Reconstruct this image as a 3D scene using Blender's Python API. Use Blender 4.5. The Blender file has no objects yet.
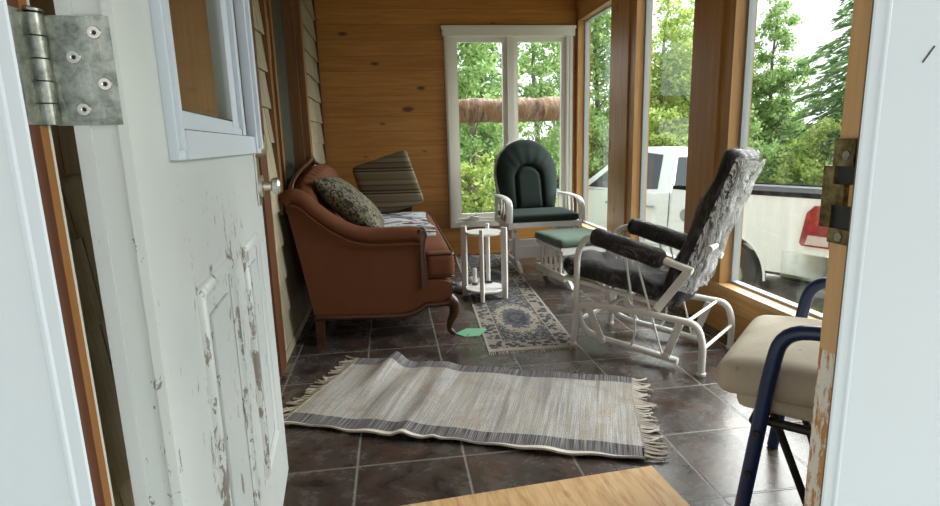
import bpy, bmesh, math, random
import numpy as np
from mathutils import Vector, Matrix
random.seed(7)
rng = np.random.default_rng(11)
C = bpy.context.scene.collection
sc = bpy.context.scene
pi = math.pi
rad = math.radians

# ------------------------------------------------------------------ camera, sky, sun, exposure
def camera():
    cd = bpy.data.cameras.new('camera'); co = bpy.data.objects.new('camera', cd); C.objects.link(co)
    yaw, pit, rol = rad(7.72), rad(11.25), rad(-1.6)
    F = Vector((math.sin(yaw)*math.cos(pit), math.cos(yaw)*math.cos(pit), -math.sin(pit)))
    R0 = Vector((math.cos(yaw), -math.sin(yaw), 0)); U0 = R0.cross(F)
    c, s = math.cos(rol), math.sin(rol)
    R = R0*c + U0*s; U = U0*c - R0*s
    m = Matrix((R, U, -F)).transposed().to_4x4(); m.translation = (0, 0, 1.1)
    co.matrix_world = m
    cd.sensor_width = 36; cd.lens = 560/940*36; cd.clip_start = .02; cd.clip_end = 300
    sc.camera = co
camera()
sc.view_settings.view_transform = 'Standard'
sc.view_settings.look = 'None'
sc.view_settings.exposure = 0.08
sc.view_settings.gamma = 1
sc.view_settings.use_curve_mapping = False
w = bpy.data.worlds.new('overcast_sky'); sc.world = w; w.use_nodes = True
nt = w.node_tree; bg = nt.nodes['Background']
tc = nt.nodes.new('ShaderNodeTexCoord'); sx = nt.nodes.new('ShaderNodeSeparateXYZ'); rp = nt.nodes.new('ShaderNodeValToRGB')
nt.links.new(tc.outputs['Generated'], sx.inputs[0]); nt.links.new(sx.outputs[2], rp.inputs[0]); nt.links.new(rp.outputs[0], bg.inputs[0])
rp.color_ramp.elements[0].position = 0.0; rp.color_ramp.elements[0].color = (.96, .98, 1, 1)
rp.color_ramp.elements[1].position = 0.7; rp.color_ramp.elements[1].color = (.80, .90, 1, 1)
mr = nt.nodes.new('ShaderNodeMapRange'); nt.links.new(sx.outputs[1], mr.inputs[0])      # the sky behind the photographer is the duller half
mr.inputs[1].default_value = -.95; mr.inputs[2].default_value = -.1; mr.inputs[3].default_value = 1.0; mr.inputs[4].default_value = 1.95
nt.links.new(mr.outputs[0], bg.inputs[1])
sd = bpy.data.lights.new('soft_sun', 'SUN'); so = bpy.data.objects.new('soft_sun', sd); C.objects.link(so)
sd.energy = 16.0; sd.angle = rad(80); sd.color = (1, .98, .95)
so.rotation_euler = Vector((.76, .22, .70)).to_track_quat('Z', 'Y').to_euler()
so.location = (12, 0, 12)

# ------------------------------------------------------------------ mesh helpers
class MB:
    def __init__(s): s.v = []; s.f = []
    def add(s, vs, fs):
        b = len(s.v); s.v += [tuple(p) for p in vs]; s.f += [tuple(i+b for i in f) for f in fs]; return s
    def box(s, x0, x1, y0, y1, z0, z1):
        vs = [(x, y, z) for x in (x0, x1) for y in (y0, y1) for z in (z0, z1)]
        return s.add(vs, [(0,1,3,2),(4,6,7,5),(0,4,5,1),(2,3,7,6),(0,2,6,4),(1,5,7,3)])
    def beam(s, p0, p1, a, b, up=(0,0,1)):
        p0, p1 = Vector(p0), Vector(p1); d = (p1-p0).normalized(); up = Vector(up)
        if abs(d.dot(up)) > .98: up = Vector((0, 1, 0))
        sd_ = d.cross(up).normalized(); u = sd_.cross(d)
        vs = [p + sd_*(i*a/2) + u*(j*b/2) for p in (p0, p1) for i in (-1, 1) for j in (-1, 1)]
        return s.add(vs, [(0,1,3,2),(4,6,7,5),(0,4,5,1),(2,3,7,6),(0,2,6,4),(1,5,7,3)])
    def tube(s, pts, r, n=12, cap=True, sq=None):
        P = [Vector(p) for p in pts]; m = len(P); rr = r if isinstance(r, (list, tuple)) else [r]*m
        T = [(P[min(i+1, m-1)]-P[max(i-1, 0)]).normalized() for i in range(m)]
        up = Vector((0, 0, 1)) if abs(T[0].z) < .9 else Vector((0, 1, 0))
        N = (up - T[0]*up.dot(T[0])).normalized(); vs = []
        for i in range(m):
            N = (N - T[i]*N.dot(T[i])).normalized(); B = T[i].cross(N)
            ra = rr[i] if not isinstance(rr[i], tuple) else rr[i]
            a, b = (ra, ra) if not isinstance(ra, tuple) else ra
            for k in range(n):
                t = 2*pi*k/n; vs.append(P[i] + N*(math.cos(t)*a) + B*(math.sin(t)*b))
        fs = [(i*n+k, i*n+(k+1) % n, (i+1)*n+(k+1) % n, (i+1)*n+k) for i in range(m-1) for k in range(n)]
        if cap: fs += [tuple(reversed(range(n))), tuple((m-1)*n+k for k in range(n))]
        return s.add(vs, fs)
    def cyl(s, p0, p1, r, n=16, r1=None):
        return s.tube([p0, p1], [r, r if r1 is None else r1], n)
    def lathe(s, prof, c=(0,0,0), n=24):
        vs = []; m = len(prof)
        for r, z in prof:
            for k in range(n): vs.append((c[0]+r*math.cos(2*pi*k/n), c[1]+r*math.sin(2*pi*k/n), c[2]+z))
        fs = [(i*n+k, i*n+(k+1) % n, (i+1)*n+(k+1) % n, (i+1)*n+k) for i in range(m-1) for k in range(n)]
        fs += [tuple(reversed(range(n))), tuple((m-1)*n+k for k in range(n))]
        return s.add(vs, fs)
    def prism(s, poly, fn, t0, t1):
        n = len(poly); vs = [fn(a, b, t0) for a, b in poly] + [fn(a, b, t1) for a, b in poly]
        return s.add(vs, [tuple(range(n)), tuple(reversed(range(n, 2*n)))] + [(i, i+n, (i+1) % n+n, (i+1) % n) for i in range(n)])
    def grid(s, fn, nu, nv, closeu=False):
        vs = [fn(i/nu, j/nv) for i in range(nu + (0 if closeu else 1)) for j in range(nv+1)]
        w_ = nv+1; cu = nu if closeu else nu+1
        return s.add(vs, [(i*w_+j, ((i+1) % cu)*w_+j, ((i+1) % cu)*w_+j+1, i*w_+j+1) for i in range(nu) for j in range(nv)])
    def slab(s, fn_top, fn_bot, nu, nv):
        """closed sheet between two surfaces"""
        w_ = nv+1; N = (nu+1)*w_
        vs = [fn_top(i/nu, j/nv) for i in range(nu+1) for j in range(nv+1)] + [fn_bot(i/nu, j/nv) for i in range(nu+1) for j in range(nv+1)]
        fs = []
        for i in range(nu):
            for j in range(nv):
                a = i*w_+j; fs += [(a, a+w_, a+w_+1, a+1), (a+N, a+1+N, a+w_+1+N, a+w_+N)]
        for i in range(nu):
            a = i*w_; fs.append((a, a+N, a+w_+N, a+w_)); a = i*w_+nv; fs.append((a, a+w_, a+w_+N, a+N))
        for j in range(nv):
            fs.append((j, j+1, j+1+N, j+N)); a = nu*w_+j; fs.append((a, a+N, a+1+N, a+1))
        return s.add(vs, fs)
    def rbox(s, c, size, r, n=10, fn=None):
        """rounded box, optionally deformed by fn(x,y,z in -1..1, point) -> point"""
        h = [d/2 for d in size]; r = min(r, *h); vs = []; idx = {}; fs = []
        def vid(i, j, k):
            if (i, j, k) in idx: return idx[(i, j, k)]
            q = []
            for a, hh in zip((i, j, k), h):
                t = 2*a/n-1
                # more samples near the rounded rim
                t = math.copysign(abs(t)**.6, t); q.append(t*hh)
            p = Vector(q); inner = Vector([max(-(hh-r), min(hh-r, x)) for x, hh in zip(p, h)])
            d = p-inner
            if d.length > 1e-9: p = inner + d.normalized()*r
            if fn: p = Vector(fn(p.x/h[0], p.y/h[1], p.z/h[2], p))
            idx[(i, j, k)] = len(vs); vs.append(p+Vector(c)); return idx[(i, j, k)]
        for a in range(n):
            for b in range(n):
                fs.append((vid(a,b,0), vid(a,b+1,0), vid(a+1,b+1,0), vid(a+1,b,0)))
                fs.append((vid(a,b,n), vid(a+1,b,n), vid(a+1,b+1,n), vid(a,b+1,n)))
                fs.append((vid(a,0,b), vid(a+1,0,b), vid(a+1,0,b+1), vid(a,0,b+1)))
                fs.append((vid(a,n,b), vid(a,n,b+1), vid(a+1,n,b+1), vid(a+1,n,b)))
                fs.append((vid(0,a,b), vid(0,a,b+1), vid(0,a+1,b+1), vid(0,a+1,b)))
                fs.append((vid(n,a,b), vid(n,a+1,b), vid(n,a+1,b+1), vid(n,a,b+1)))
        return s.add(vs, fs)
    def xf(s, m): s.v = [tuple(m @ Vector(p)) for p in s.v]; return s

def obj(name, mb, mat, parent=None, world=False, smooth=40):
    me = bpy.data.meshes.new(name)
    v = mb.v
    if world and parent is not None:
        im = root_matrix(parent).inverted(); v = [tuple(im @ Vector(p)) for p in v]
    me.from_pydata(v, [], mb.f); me.validate()
    bm = bmesh.new(); bm.from_mesh(me); bmesh.ops.recalc_face_normals(bm, faces=bm.faces); bm.to_mesh(me); bm.free()
    if smooth:
        me.polygons.foreach_set('use_smooth', [True]*len(me.polygons)); me.set_sharp_from_angle(angle=rad(smooth))
    me.materials.append(mat)
    o = bpy.data.objects.new(name, me); C.objects.link(o)
    if parent is not None: o.parent = parent
    return o
def root_matrix(o):
    m = Matrix.Translation(o.location) @ o.rotation_euler.to_matrix().to_4x4()
    return m if o.parent is None else root_matrix(o.parent) @ m
def tag(o, label=None, cat=None, group=None, kind=None):
    if label: o['label'] = label
    if cat: o['category'] = cat
    if group: o['group'] = group
    if kind: o['kind'] = kind
    return o
def thing(name, label, cat, loc=(0,0,0), rotz=0, group=None):
    o = bpy.data.objects.new(name, None); C.objects.link(o); o.location = loc; o.rotation_euler = (0, 0, rotz)
    o.empty_display_size = .1
    return tag(o, label, cat, group)
def struct(name, mb, mat, label, cat, smooth=40):
    return tag(obj(name, mb, mat, None, False, smooth), label, cat, None, 'structure')
def spline(pts, k=6):
    P = [Vector(p) for p in pts]; out = []
    Q = [P[0]*2-P[1]] + P + [P[-1]*2-P[-2]]
    for i in range(1, len(Q)-2):
        a, b, c, d = Q[i-1], Q[i], Q[i+1], Q[i+2]
        for j in range(k):
            t = j/k
            out.append(.5*((2*b)+(c-a)*t+(2*a-5*b+4*c-d)*t*t+(3*b-a-3*c+d)*t**3))
    out.append(P[-1]); return out
def sp2(pts, k=6): return [(p.x, p.y) for p in spline([(a, b, 0) for a, b in pts], k)]
def fillet(pts, r, k=6):
    """polyline with rounded corners"""
    P = [Vector(p) for p in pts]; out = [P[0]]
    for i in range(1, len(P)-1):
        a = (P[i-1]-P[i]); b = (P[i+1]-P[i]); rr = min(r, a.length*.49, b.length*.49)
        s0 = P[i]+a.normalized()*rr; s1 = P[i]+b.normalized()*rr
        for j in range(k+1):
            t = j/k; out.append(s0*(1-t)**2 + P[i]*(2*t*(1-t)) + s1*t*t)
    out.append(P[-1]); return out

# ------------------------------------------------------------------ materials
class NT:
    def __init__(s, name, rough=.5, metal=0, spec=.5):
        s.m = bpy.data.materials.new(name); s.m.use_nodes = True; s.t = s.m.node_tree; s.b = s.t.nodes['Principled BSDF']
        s.b.inputs['Roughness'].default_value = rough; s.b.inputs['Metallic'].default_value = metal
        s.b.inputs['Specular IOR Level'].default_value = spec
        s._co = None
    def n(s, k, **kw):
        nd = s.t.nodes.new('ShaderNode'+k)
        for a, b in kw.items(): setattr(nd, a, b)
        return nd
    def l(s, a, b): s.t.links.new(a, b)
    def set(s, i, v):
        if hasattr(v, 'is_linked') or hasattr(v, 'links'): s.l(v, i)
        else: i.default_value = v
    @property
    def co(s):
        if s._co is None: s._co = s.n('TexCoord').outputs['Object']
        return s._co
    def math(s, op, a, b=None, c=None, clamp=False):
        nd = s.n('Math', operation=op); nd.use_clamp = clamp
        s.set(nd.inputs[0], a)
        if b is not None: s.set(nd.inputs[1], b)
        if c is not None: s.set(nd.inputs[2], c)
        return nd.outputs[0]
    def sep(s, v=None):
        nd = s.n('SeparateXYZ'); s.l(v or s.co, nd.inputs[0]); return nd.outputs
    def comb(s, x, y, z):
        nd = s.n('CombineXYZ')
        for i, q in enumerate((x, y, z)): s.set(nd.inputs[i], q)
        return nd.outputs[0]
    def scale(s, sc_, loc=(0,0,0), v=None, rot=(0,0,0)):
        nd = s.n('Mapping'); s.l(v or s.co, nd.inputs[0]); nd.inputs['Scale'].default_value = sc_; nd.inputs['Location'].default_value = loc
        nd.inputs['Rotation'].default_value = rot; return nd.outputs[0]
    def noise(s, v, scale=5, detail=4, rough=.55, dist=0):
        nd = s.n('TexNoise'); s.l(v, nd.inputs['Vector']); nd.inputs['Scale'].default_value = scale; nd.inputs['Detail'].default_value = detail
        nd.inputs['Roughness'].default_value = rough; nd.inputs['Distortion'].default_value = dist; return nd.outputs['Fac']
    def ramp(s, f, stops, interp='LINEAR'):
        nd = s.n('ValToRGB'); s.l(f, nd.inputs[0]); cr = nd.color_ramp; cr.interpolation = interp
        while len(cr.elements) < len(stops): cr.elements.new(.5)
        for e, (p, c) in zip(cr.elements, stops):
            e.position = p; e.color = (*c, 1) if isinstance(c, (tuple, list)) else (c, c, c, 1)
        return nd.outputs[0]
    def mix(s, f, a, b, mode='MIX'):
        nd = s.n('Mix', data_type='RGBA', blend_type=mode)
        s.set(nd.inputs[0], f)
        for i, q in ((6, a), (7, b)):
            if isinstance(q, (tuple, list)): nd.inputs[i].default_value = (*q[:3], 1)
            else: s.l(q, nd.inputs[i])
        return nd.outputs[2]
    def bump(s, h, strength=.3, dist=.01):
        nd = s.n('Bump'); nd.inputs['Strength'].default_value = strength; nd.inputs['Distance'].default_value = dist
        s.l(h, nd.inputs['Height']); s.l(nd.outputs[0], s.b.inputs['Normal'])
    def col(s, c):
        i = s.b.inputs['Base Color']
        if isinstance(c, (tuple, list)): i.default_value = (*c[:3], 1)
        else: s.l(c, i)
    def rough(s, r): s.set(s.b.inputs['Roughness'], r)

def plain(name, c, rough=.5, metal=0, var=.08, scale=30, bump=0, spec=.5):
    t = NT(name, rough, metal, spec); f = t.noise(t.co, scale, 3)
    t.col(t.mix(f, tuple(x*(1-var) for x in c), tuple(min(1, x*(1+var)) for x in c)))
    if bump: t.bump(f, bump, .004)
    return t.m

def pine(name, grain='X', board='Z', width=.14, dark=(.37, .155, .030), light=(.62, .31, .075), knots=.6, rough=.42, seam=True, off=0.0):
    t = NT(name, rough); x = dict(zip('XYZ', t.sep())); g, b = x[grain], x[board]
    other = x[[q for q in 'XYZ' if q not in (grain, board)][0]]
    bw = t.math('DIVIDE', t.math('ADD', b, off), width); bi = t.math('FLOOR', bw); fr = t.math('SUBTRACT', bw, bi)
    wn = t.n('TexWhiteNoise', noise_dimensions='1D'); t.l(bi, wn.inputs['W']); rnd = wn.outputs['Value']
    v = t.comb(t.math('ADD', g, t.math('MULTIPLY', rnd, 7.3)), b, other)
    vs = t.scale((1.0, 14, 14), v=v)
    n1 = t.noise(vs, 2.2, 5, .6, .6)
    n2 = t.noise(t.scale((2, 60, 60), v=v), 2.0, 3)
    f = t.math('ADD', t.math('MULTIPLY', n1, .75), t.math('MULTIPLY', n2, .25))
    c = t.ramp(f, [(.30, dark), (.50, tuple((p+q)/2 for p, q in zip(dark, light))), (.68, light)])
    c = t.mix(t.math('MULTIPLY', rnd, .38), c, tuple(p*.62 for p in dark), 'MIX')
    if knots:
        vo = t.n('TexVoronoi', voronoi_dimensions='2D'); t.l(t.scale((1.9, 4.2, 5.2), v=v), vo.inputs['Vector']); vo.inputs['Scale'].default_value = 1.0
        vo.inputs['Randomness'].default_value = 1
        dist_ = t.math('ADD', vo.outputs['Distance'], t.math('MULTIPLY', n2, .05))
        pick = t.sep(vo.outputs['Color'])[0]
        size = t.math('MULTIPLY', t.math('POWER', t.sep(vo.outputs['Color'])[1], 2), .085)
        k = t.math('MULTIPLY', t.math('SUBTRACT', 1, t.math('MULTIPLY', t.math('SUBTRACT', dist_, t.math('ADD', size, .025)), 18, clamp=True)), t.math('GREATER_THAN', pick, 1-knots*.42))
        c = t.mix(t.math('MULTIPLY', k, .82), c, (.055, .020, .008))
    if seam:
        e = t.math('MINIMUM', fr, t.math('SUBTRACT', 1, fr)); gr = t.math('MULTIPLY', e, width/.003, clamp=True)
        c = t.mix(t.math('MULTIPLY', t.math('SUBTRACT', 1, gr), .6), c, (.09, .034, .008)); t.bump(gr, .35, .005)
    t.col(c); return t.m

def glass(name, tint=(.96, .98, .97), refl=.9, dirt=0):
    t = NT(name); nt_ = t.t; out = nt_.nodes['Material Output']; nt_.nodes.remove(t.b)
    tr = t.n('BsdfTransparent'); tr.inputs[0].default_value = (*tint, 1)
    gl = t.n('BsdfGlossy'); gl.inputs['Roughness'].default_value = .02; gl.inputs[0].default_value = (refl, refl, refl, 1)
    fc = t.n('LayerWeight'); fc.inputs[0].default_value = .5
    fr = t.math('ADD', .025, t.math('MULTIPLY', t.math('POWER', fc.outputs['Facing'], 5), .28))
    mx = t.n('MixShader'); t.l(fr, mx.inputs[0]); t.l(tr.outputs[0], mx.inputs[1]); t.l(gl.outputs[0], mx.inputs[2])
    last = mx.outputs[0]
    if dirt:
        df = t.n('BsdfDiffuse'); df.inputs[0].default_value = (.75, .76, .74, 1)
        f = t.math('MULTIPLY', t.ramp(t.noise(t.scale((1, 5, 1.2)), 3, 5, .65), [(.42, 0.0), (.75, 1.0)]), dirt)
        m2 = t.n('MixShader'); t.l(f, m2.inputs[0]); t.l(last, m2.inputs[1]); t.l(df.outputs[0], m2.inputs[2]); last = m2.outputs[0]
    t.l(last, out.inputs[0]); return t.m

M = {}
M['wall_pine'] = pine('amber pine boards, level', 'X', 'Z', .135, knots=1.0)
M['side_pine'] = pine('amber pine boards, side', 'Y', 'Z', .14, (.38, .18, .05), (.62, .35, .12), .6)
M['post_pine'] = pine('amber pine, upright', 'Z', 'Y', .18, (.38, .185, .055), (.60, .35, .13), .6, seam=False)
M['sill_pine'] = pine('pale pine sill', 'Y', 'X', .3, (.52, .30, .13), (.70, .47, .24), .3, seam=False)
M['ceil_pine'] = pine('pine ceiling', 'Y', 'X', .14, knots=.4)
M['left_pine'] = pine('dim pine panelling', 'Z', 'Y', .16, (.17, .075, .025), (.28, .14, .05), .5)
M['jamb_pine'] = pine('new pine jamb', 'Z', 'X', .4, (.44, .25, .105), (.62, .39, .19), .25, seam=False)
M['dark_jamb'] = pine('dark stained jamb', 'Z', 'X', .4, (.07, .022, .009), (.13, .045, .018), 0, seam=False)
M['tan_jamb'] = pine('tan jamb', 'Z', 'X', .4, (.26, .11, .035), (.38, .19, .07), 0, seam=False)
M['red_trim'] = pine('red brown trim', 'Z', 'Y', .4, (.085, .028, .010), (.15, .055, .022), 0, seam=False)
M['walnut'] = pine('dark carved walnut', 'X', 'Z', 3, (.035, .013, .007), (.09, .036, .017), 0, .3, seam=False)
M['plywood'] = None
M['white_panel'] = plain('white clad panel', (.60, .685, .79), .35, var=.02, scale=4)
M['white_paint'] = plain('off white window paint', (.74, .73, .67), .4, var=.04)
M['vinyl'] = plain('grey white vinyl', (.34, .37, .39), .35, var=.03)
M['white_wood'] = plain('white painted wood', (.74, .74, .72), .35, var=.05, scale=18)
M['white_metal'] = plain('white enamelled tube', (.74, .74, .71), .3, var=.03, scale=40)
M['steel'] = None
M['chrome'] = plain('chrome', (.75, .75, .75), .12, 1, .05)
M['satin'] = plain('satin nickel', (.62, .60, .55), .28, 1, .1)
M['blue_metal'] = plain('navy enamelled tube', (.014, .034, .115), .28, var=.1)
M['black'] = plain('matt black', (.012, .012, .013), .5)
M['rail'] = plain('dull black vinyl', (.012, .012, .013), .95, spec=.1)
M['rubber'] = plain('tyre rubber', (.03, .03, .032), .8, var=.3, scale=60, bump=.3)
M['truck_white'] = plain('white truck paint', (.90, .92, .93), .22, var=.01, scale=2)
M['pane'] = glass('window glass')
M['pane_dirty'] = glass('smudged window glass', dirt=.10)
M['door_glass'] = glass('door glass', (.9, .93, .9))

def m_plywood():
    t = NT('plywood', .55); v = t.scale((7, 1.2, 7), rot=(0, 0, .08))
    n = t.noise(v, 4, 6, .65, 1.2); n2 = t.noise(t.scale((120, 9, 60)), 1, 3)
    c = t.ramp(t.math('ADD', t.math('MULTIPLY', n, .7), t.math('MULTIPLY', n2, .3)), [(.33, (.36, .20, .08)), (.5, (.56, .36, .17)), (.66, (.66, .47, .26))])
    vo = t.n('TexVoronoi'); t.l(t.scale((6, 3, 6)), vo.inputs['Vector']); vo.inputs['Scale'].default_value = 1
    k = t.math('MULTIPLY', t.math('SUBTRACT', .13, vo.outputs['Distance']), 12, clamp=True)
    t.col(t.mix(t.math('MULTIPLY', k, t.math('GREATER_THAN', t.sep(vo.outputs['Color'])[0], .6)), c, (.16, .07, .025))); return t.m
M['plywood'] = m_plywood()
def m_steel():
    t = NT('scuffed zinc steel', .32, 1); n = t.noise(t.co, 60, 6, .7); n2 = t.noise(t.scale((60, 60, 8)), 3, 4)
    t.col(t.ramp(n, [(.35, (.16, .175, .155)), (.6, (.38, .40, .35))])); t.rough(t.ramp(n2, [(.3, .2), (.7, .5)])); return t.m
M['steel'] = m_steel()
def m_strike():
    t = NT('tarnished brass', .4, .8); n = t.noise(t.co, 45, 5, .7)
    t.col(t.ramp(n, [(.35, (.05, .035, .02)), (.5, (.16, .12, .05)), (.68, (.32, .27, .14))])); return t.m
M['brass'] = m_strike()
def m_floor():
    t = NT('slate look tile', .36); x, y, z = t.sep(); S = .3755
    u = t.math('DIVIDE', t.math('ADD', x, .17), S); v = t.math('DIVIDE', t.math('SUBTRACT', y, 1.81), S)
    iu, iv = t.math('FLOOR', u), t.math('FLOOR', v); fu, fv = t.math('SUBTRACT', u, iu), t.math('SUBTRACT', v, iv)
    e = t.math('MINIMUM', t.math('MINIMUM', fu, t.math('SUBTRACT', 1, fu)), t.math('MINIMUM', fv, t.math('SUBTRACT', 1, fv)))
    g = t.math('MULTIPLY', t.math('SUBTRACT', e, .007), 130, clamp=True)
    wn = t.n('TexWhiteNoise', noise_dimensions='2D'); t.l(t.comb(iu, iv, 0), wn.inputs['Vector'])
    vv = t.n('VectorMath', operation='ADD'); t.l(t.co, vv.inputs[0]); sc_ = t.n('VectorMath', operation='SCALE'); t.l(wn.outputs['Color'], sc_.inputs[0]); sc_.inputs['Scale'].default_value = 9
    t.l(sc_.outputs[0], vv.inputs[1])
    n1 = t.noise(vv.outputs[0], 6.5, 8, .70, .35); n2 = t.noise(vv.outputs[0], 4.0, 5, .62, .3)
    c = t.ramp(n1, [(.34, (.014, .012, .011)), (.47, (.048, .038, .034)), (.58, (.078, .067, .062)), (.70, (.12, .108, .10))])
    rust = t.ramp(n2, [(.47, 0.0), (.64, .5)])
    c = t.mix(rust, c, (.095, .044, .027))
    c = t.mix(t.math('MULTIPLY', wn.outputs['Value'], .25), c, (.03, .028, .028))
    c = t.mix(g, (.17, .165, .155), c)
    # dried splash by the blue chair
    d = t.n('VectorMath', operation='DISTANCE'); t.l(t.comb(x, t.math('MULTIPLY', y, .8), 0), d.inputs[0]); d.inputs[1].default_value = (1.28, 1.80*.8, 0)
    sp = t.math('LESS_THAN', t.math('ADD', d.outputs['Value'], t.math('MULTIPLY', t.noise(t.co, 26, 4, .7), .16)), .145)
    c = t.mix(t.math('MULTIPLY', sp, .6), c, (.20, .165, .13))
    t.col(c); t.rough(t.math('ADD', .13, t.math('MULTIPLY', n1, .26)))
    t.bump(t.math('ADD', t.math('MULTIPLY', g, .6), t.math('MULTIPLY', n1, .5)), .35, .006); return t.m
M['tile'] = m_floor()
def m_shingle():
    t = NT('weathered cedar shingle', .75); g = t.n('NewGeometry'); r = g.outputs['Random Per Island']
    n = t.noise(t.scale((40, 40, 3)), 3, 4); c = t.ramp(n, [(.3, (.30, .265, .175)), (.7, (.44, .40, .28))])
    t.col(t.mix(t.math('MULTIPLY', r, .5), c, (.26, .23, .15))); t.bump(n, .3, .004); return t.m
M['shingle'] = m_shingle()
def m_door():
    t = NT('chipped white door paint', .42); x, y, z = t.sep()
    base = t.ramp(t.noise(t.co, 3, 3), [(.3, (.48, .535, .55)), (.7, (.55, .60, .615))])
    n = t.noise(t.scale((30, 30, 12)), 1.5, 6, .74, .4)
    # chips crowd round the panel mouldings, from lock height downwards
    def near(a, p, w_): return t.math('SUBTRACT', 1, t.math('MULTIPLY', t.math('ABSOLUTE', t.math('SUBTRACT', a, p)), 1/w_), clamp=True)
    zone = t.math('POWER', t.math('MULTIPLY', near(y, .42, .46), near(z, .72, .46)), .5)
    edges = t.math('MAXIMUM', t.math('MAXIMUM', near(y, .17, .04), near(y, .40, .06)), t.math('MAXIMUM', near(y, .52, .04), near(y, .005, .03)))
    top = t.math('MULTIPLY', near(z, .94, .10), near(y, .42, .3))
    th = t.math('SUBTRACT', .725, t.math('ADD', t.math('MULTIPLY', zone, .15), t.math('MULTIPLY', t.math('MULTIPLY', t.math('MAXIMUM', edges, top), near(z, .68, .55)), .13)))
    chip = t.math('GREATER_THAN', n, th)
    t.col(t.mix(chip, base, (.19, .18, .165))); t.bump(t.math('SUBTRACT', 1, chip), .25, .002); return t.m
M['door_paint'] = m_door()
def m_velvet(name, dark, light, scale=14, rough=.85, sheen=.6):
    t = NT(name, rough, 0, .2); n = t.noise(t.co, scale, 4, .6, .5); n2 = t.noise(t.co, 160, 2)
    t.col(t.mix(t.math('ADD', t.math('MULTIPLY', n, .8), t.math('MULTIPLY', n2, .2)), dark, light))
    t.b.inputs['Sheen Weight'].default_value = sheen; t.b.inputs['Sheen Roughness'].default_value = .4
    t.b.inputs['Sheen Tint'].default_value = (*[min(1, q*4) for q in light], 1)
    t.bump(n2, .15, .003); return t.m
M['terracotta'] = m_velvet('terracotta velvet', (.090, .031, .0135), (.150, .055, .0245), 5, sheen=.08)
M['green_velvet'] = m_velvet('bottle green velvet', (.012, .020, .018), (.024, .038, .034), 9, sheen=.25)
M['green_top'] = m_velvet('faded green velvet', (.075, .115, .095), (.13, .18, .15), 9, sheen=.3)
M['plush'] = m_velvet('black plush', (.004, .0035, .004), (.022, .019, .021), 22, .6, .06)
M['beige'] = m_velvet('beige woven seat cloth', (.44, .40, .32), (.58, .54, .45), 7, .9, .1)
def m_beige():
    t = NT('stained beige canvas', .9, 0, .2); x = t.scale((150, 150, 150)); w1 = t.n('TexWave'); t.l(t.co, w1.inputs[0]); w1.inputs['Scale'].default_value = 130
    n = t.noise(t.co, 6, 5, .6); sp = t.noise(t.co, 45, 3, .6)
    c = t.ramp(n, [(.3, (.40, .36, .28)), (.7, (.56, .52, .43))])
    t.col(t.mix(t.ramp(sp, [(.66, 0.0), (.74, .7)]), c, (.22, .17, .11))); t.bump(w1.outputs['Fac'], .15, .002); return t.m
M['beige'] = m_beige()
def m_wrap(name, tint, stops, sc_):
    t = NT(name, .14); nt_ = t.t; out = nt_.nodes['Material Output']
    v = t.scale(sc_, rot=(0, rad(-21), 0)); n = t.noise(v, 1.0, 5, .6, 2.0); v2 = t.noise(t.scale((26, 26, 26)), 1.3, 4, .6, 1.5)
    t.col(tint); t.bump(t.math('ADD', n, t.math('MULTIPLY', v2, .35)), 1.0, .04); t.b.inputs['Specular IOR Level'].default_value = .9
    a = t.ramp(n, stops); tr = t.n('BsdfTransparent'); mx = t.n('MixShader')  # pale opaque streaks painted in for the sheen and glints of wrinkled plastic
    t.l(a, mx.inputs[0]); t.l(tr.outputs[0], mx.inputs[1]); t.l(t.b.outputs[0], mx.inputs[2]); t.l(mx.outputs[0], out.inputs[0]); return t.m
M['wrap'] = m_wrap('bunched clear plastic', (.80, .80, .83), [(.36, .02), (.42, .95), (.46, .05), (.50, .04), (.54, .95), (.58, .06), (.64, .9), (.70, .1)], (13, 12, 3))
M['wrap_light'] = m_wrap('tight clear plastic', (.45, .45, .47), [(.44, .02), (.49, .32), (.515, .03), (.60, .02), (.63, .42), (.66, .03)], (9, 12, 4))
def m_rag():
    t = NT('rag rug weave', .95, 0, .1); x, y, z = t.sep()   # x along length 0..1.43, y across 0..0.70
    st = t.noise(t.scale((260, 5, 1)), 1, 2, .5); st2 = t.noise(t.scale((22, .8, 1)), 1, 3, .6); bl = t.noise(t.co, 4.5, 4, .6, .5); fl = t.noise(t.scale((300, 110, 1)), 1, 2)
    c = t.ramp(st2, [(.30, (.24, .24, .25)), (.43, (.37, .355, .32)), (.55, (.43, .43, .43)), (.68, (.26, .245, .22))])
    c = t.mix(t.ramp(st, [(.38, .55), (.55, 0.0)]), c, (.22, .21, .20))
    c = t.mix(t.ramp(bl, [(.50, 0.0), (.66, .5)]), c, (.26, .185, .115))
    c = t.mix(t.ramp(fl, [(.57, 0.0), (.66, .65)]), c, (.10, .09, .09))
    dk = t.ramp(st, [(.35, (.045, .046, .055)), (.55, (.16, .155, .16)), (.7, (.30, .29, .28))])
    band = t.math('MAXIMUM', t.math('LESS_THAN', y, .085), t.math('GREATER_THAN', y, .615))
    c = t.mix(band, c, dk)
    blk = t.math('MULTIPLY', t.math('GREATER_THAN', x, 1.375), t.math('MAXIMUM', t.math('LESS_THAN', y, .07), t.math('GREATER_THAN', y, .64)))
    c = t.mix(blk, c, (.012, .012, .013))
    ed = t.math('LESS_THAN', y, .010); c = t.mix(ed, c, (.62, .59, .54))
    t.col(c); t.bump(t.math('ADD', st, fl), .5, .004); return t.m
M['rag'] = m_rag()
M['fringe'] = plain('cream cotton fringe', (.48, .445, .39), .95, var=.15)
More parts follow.
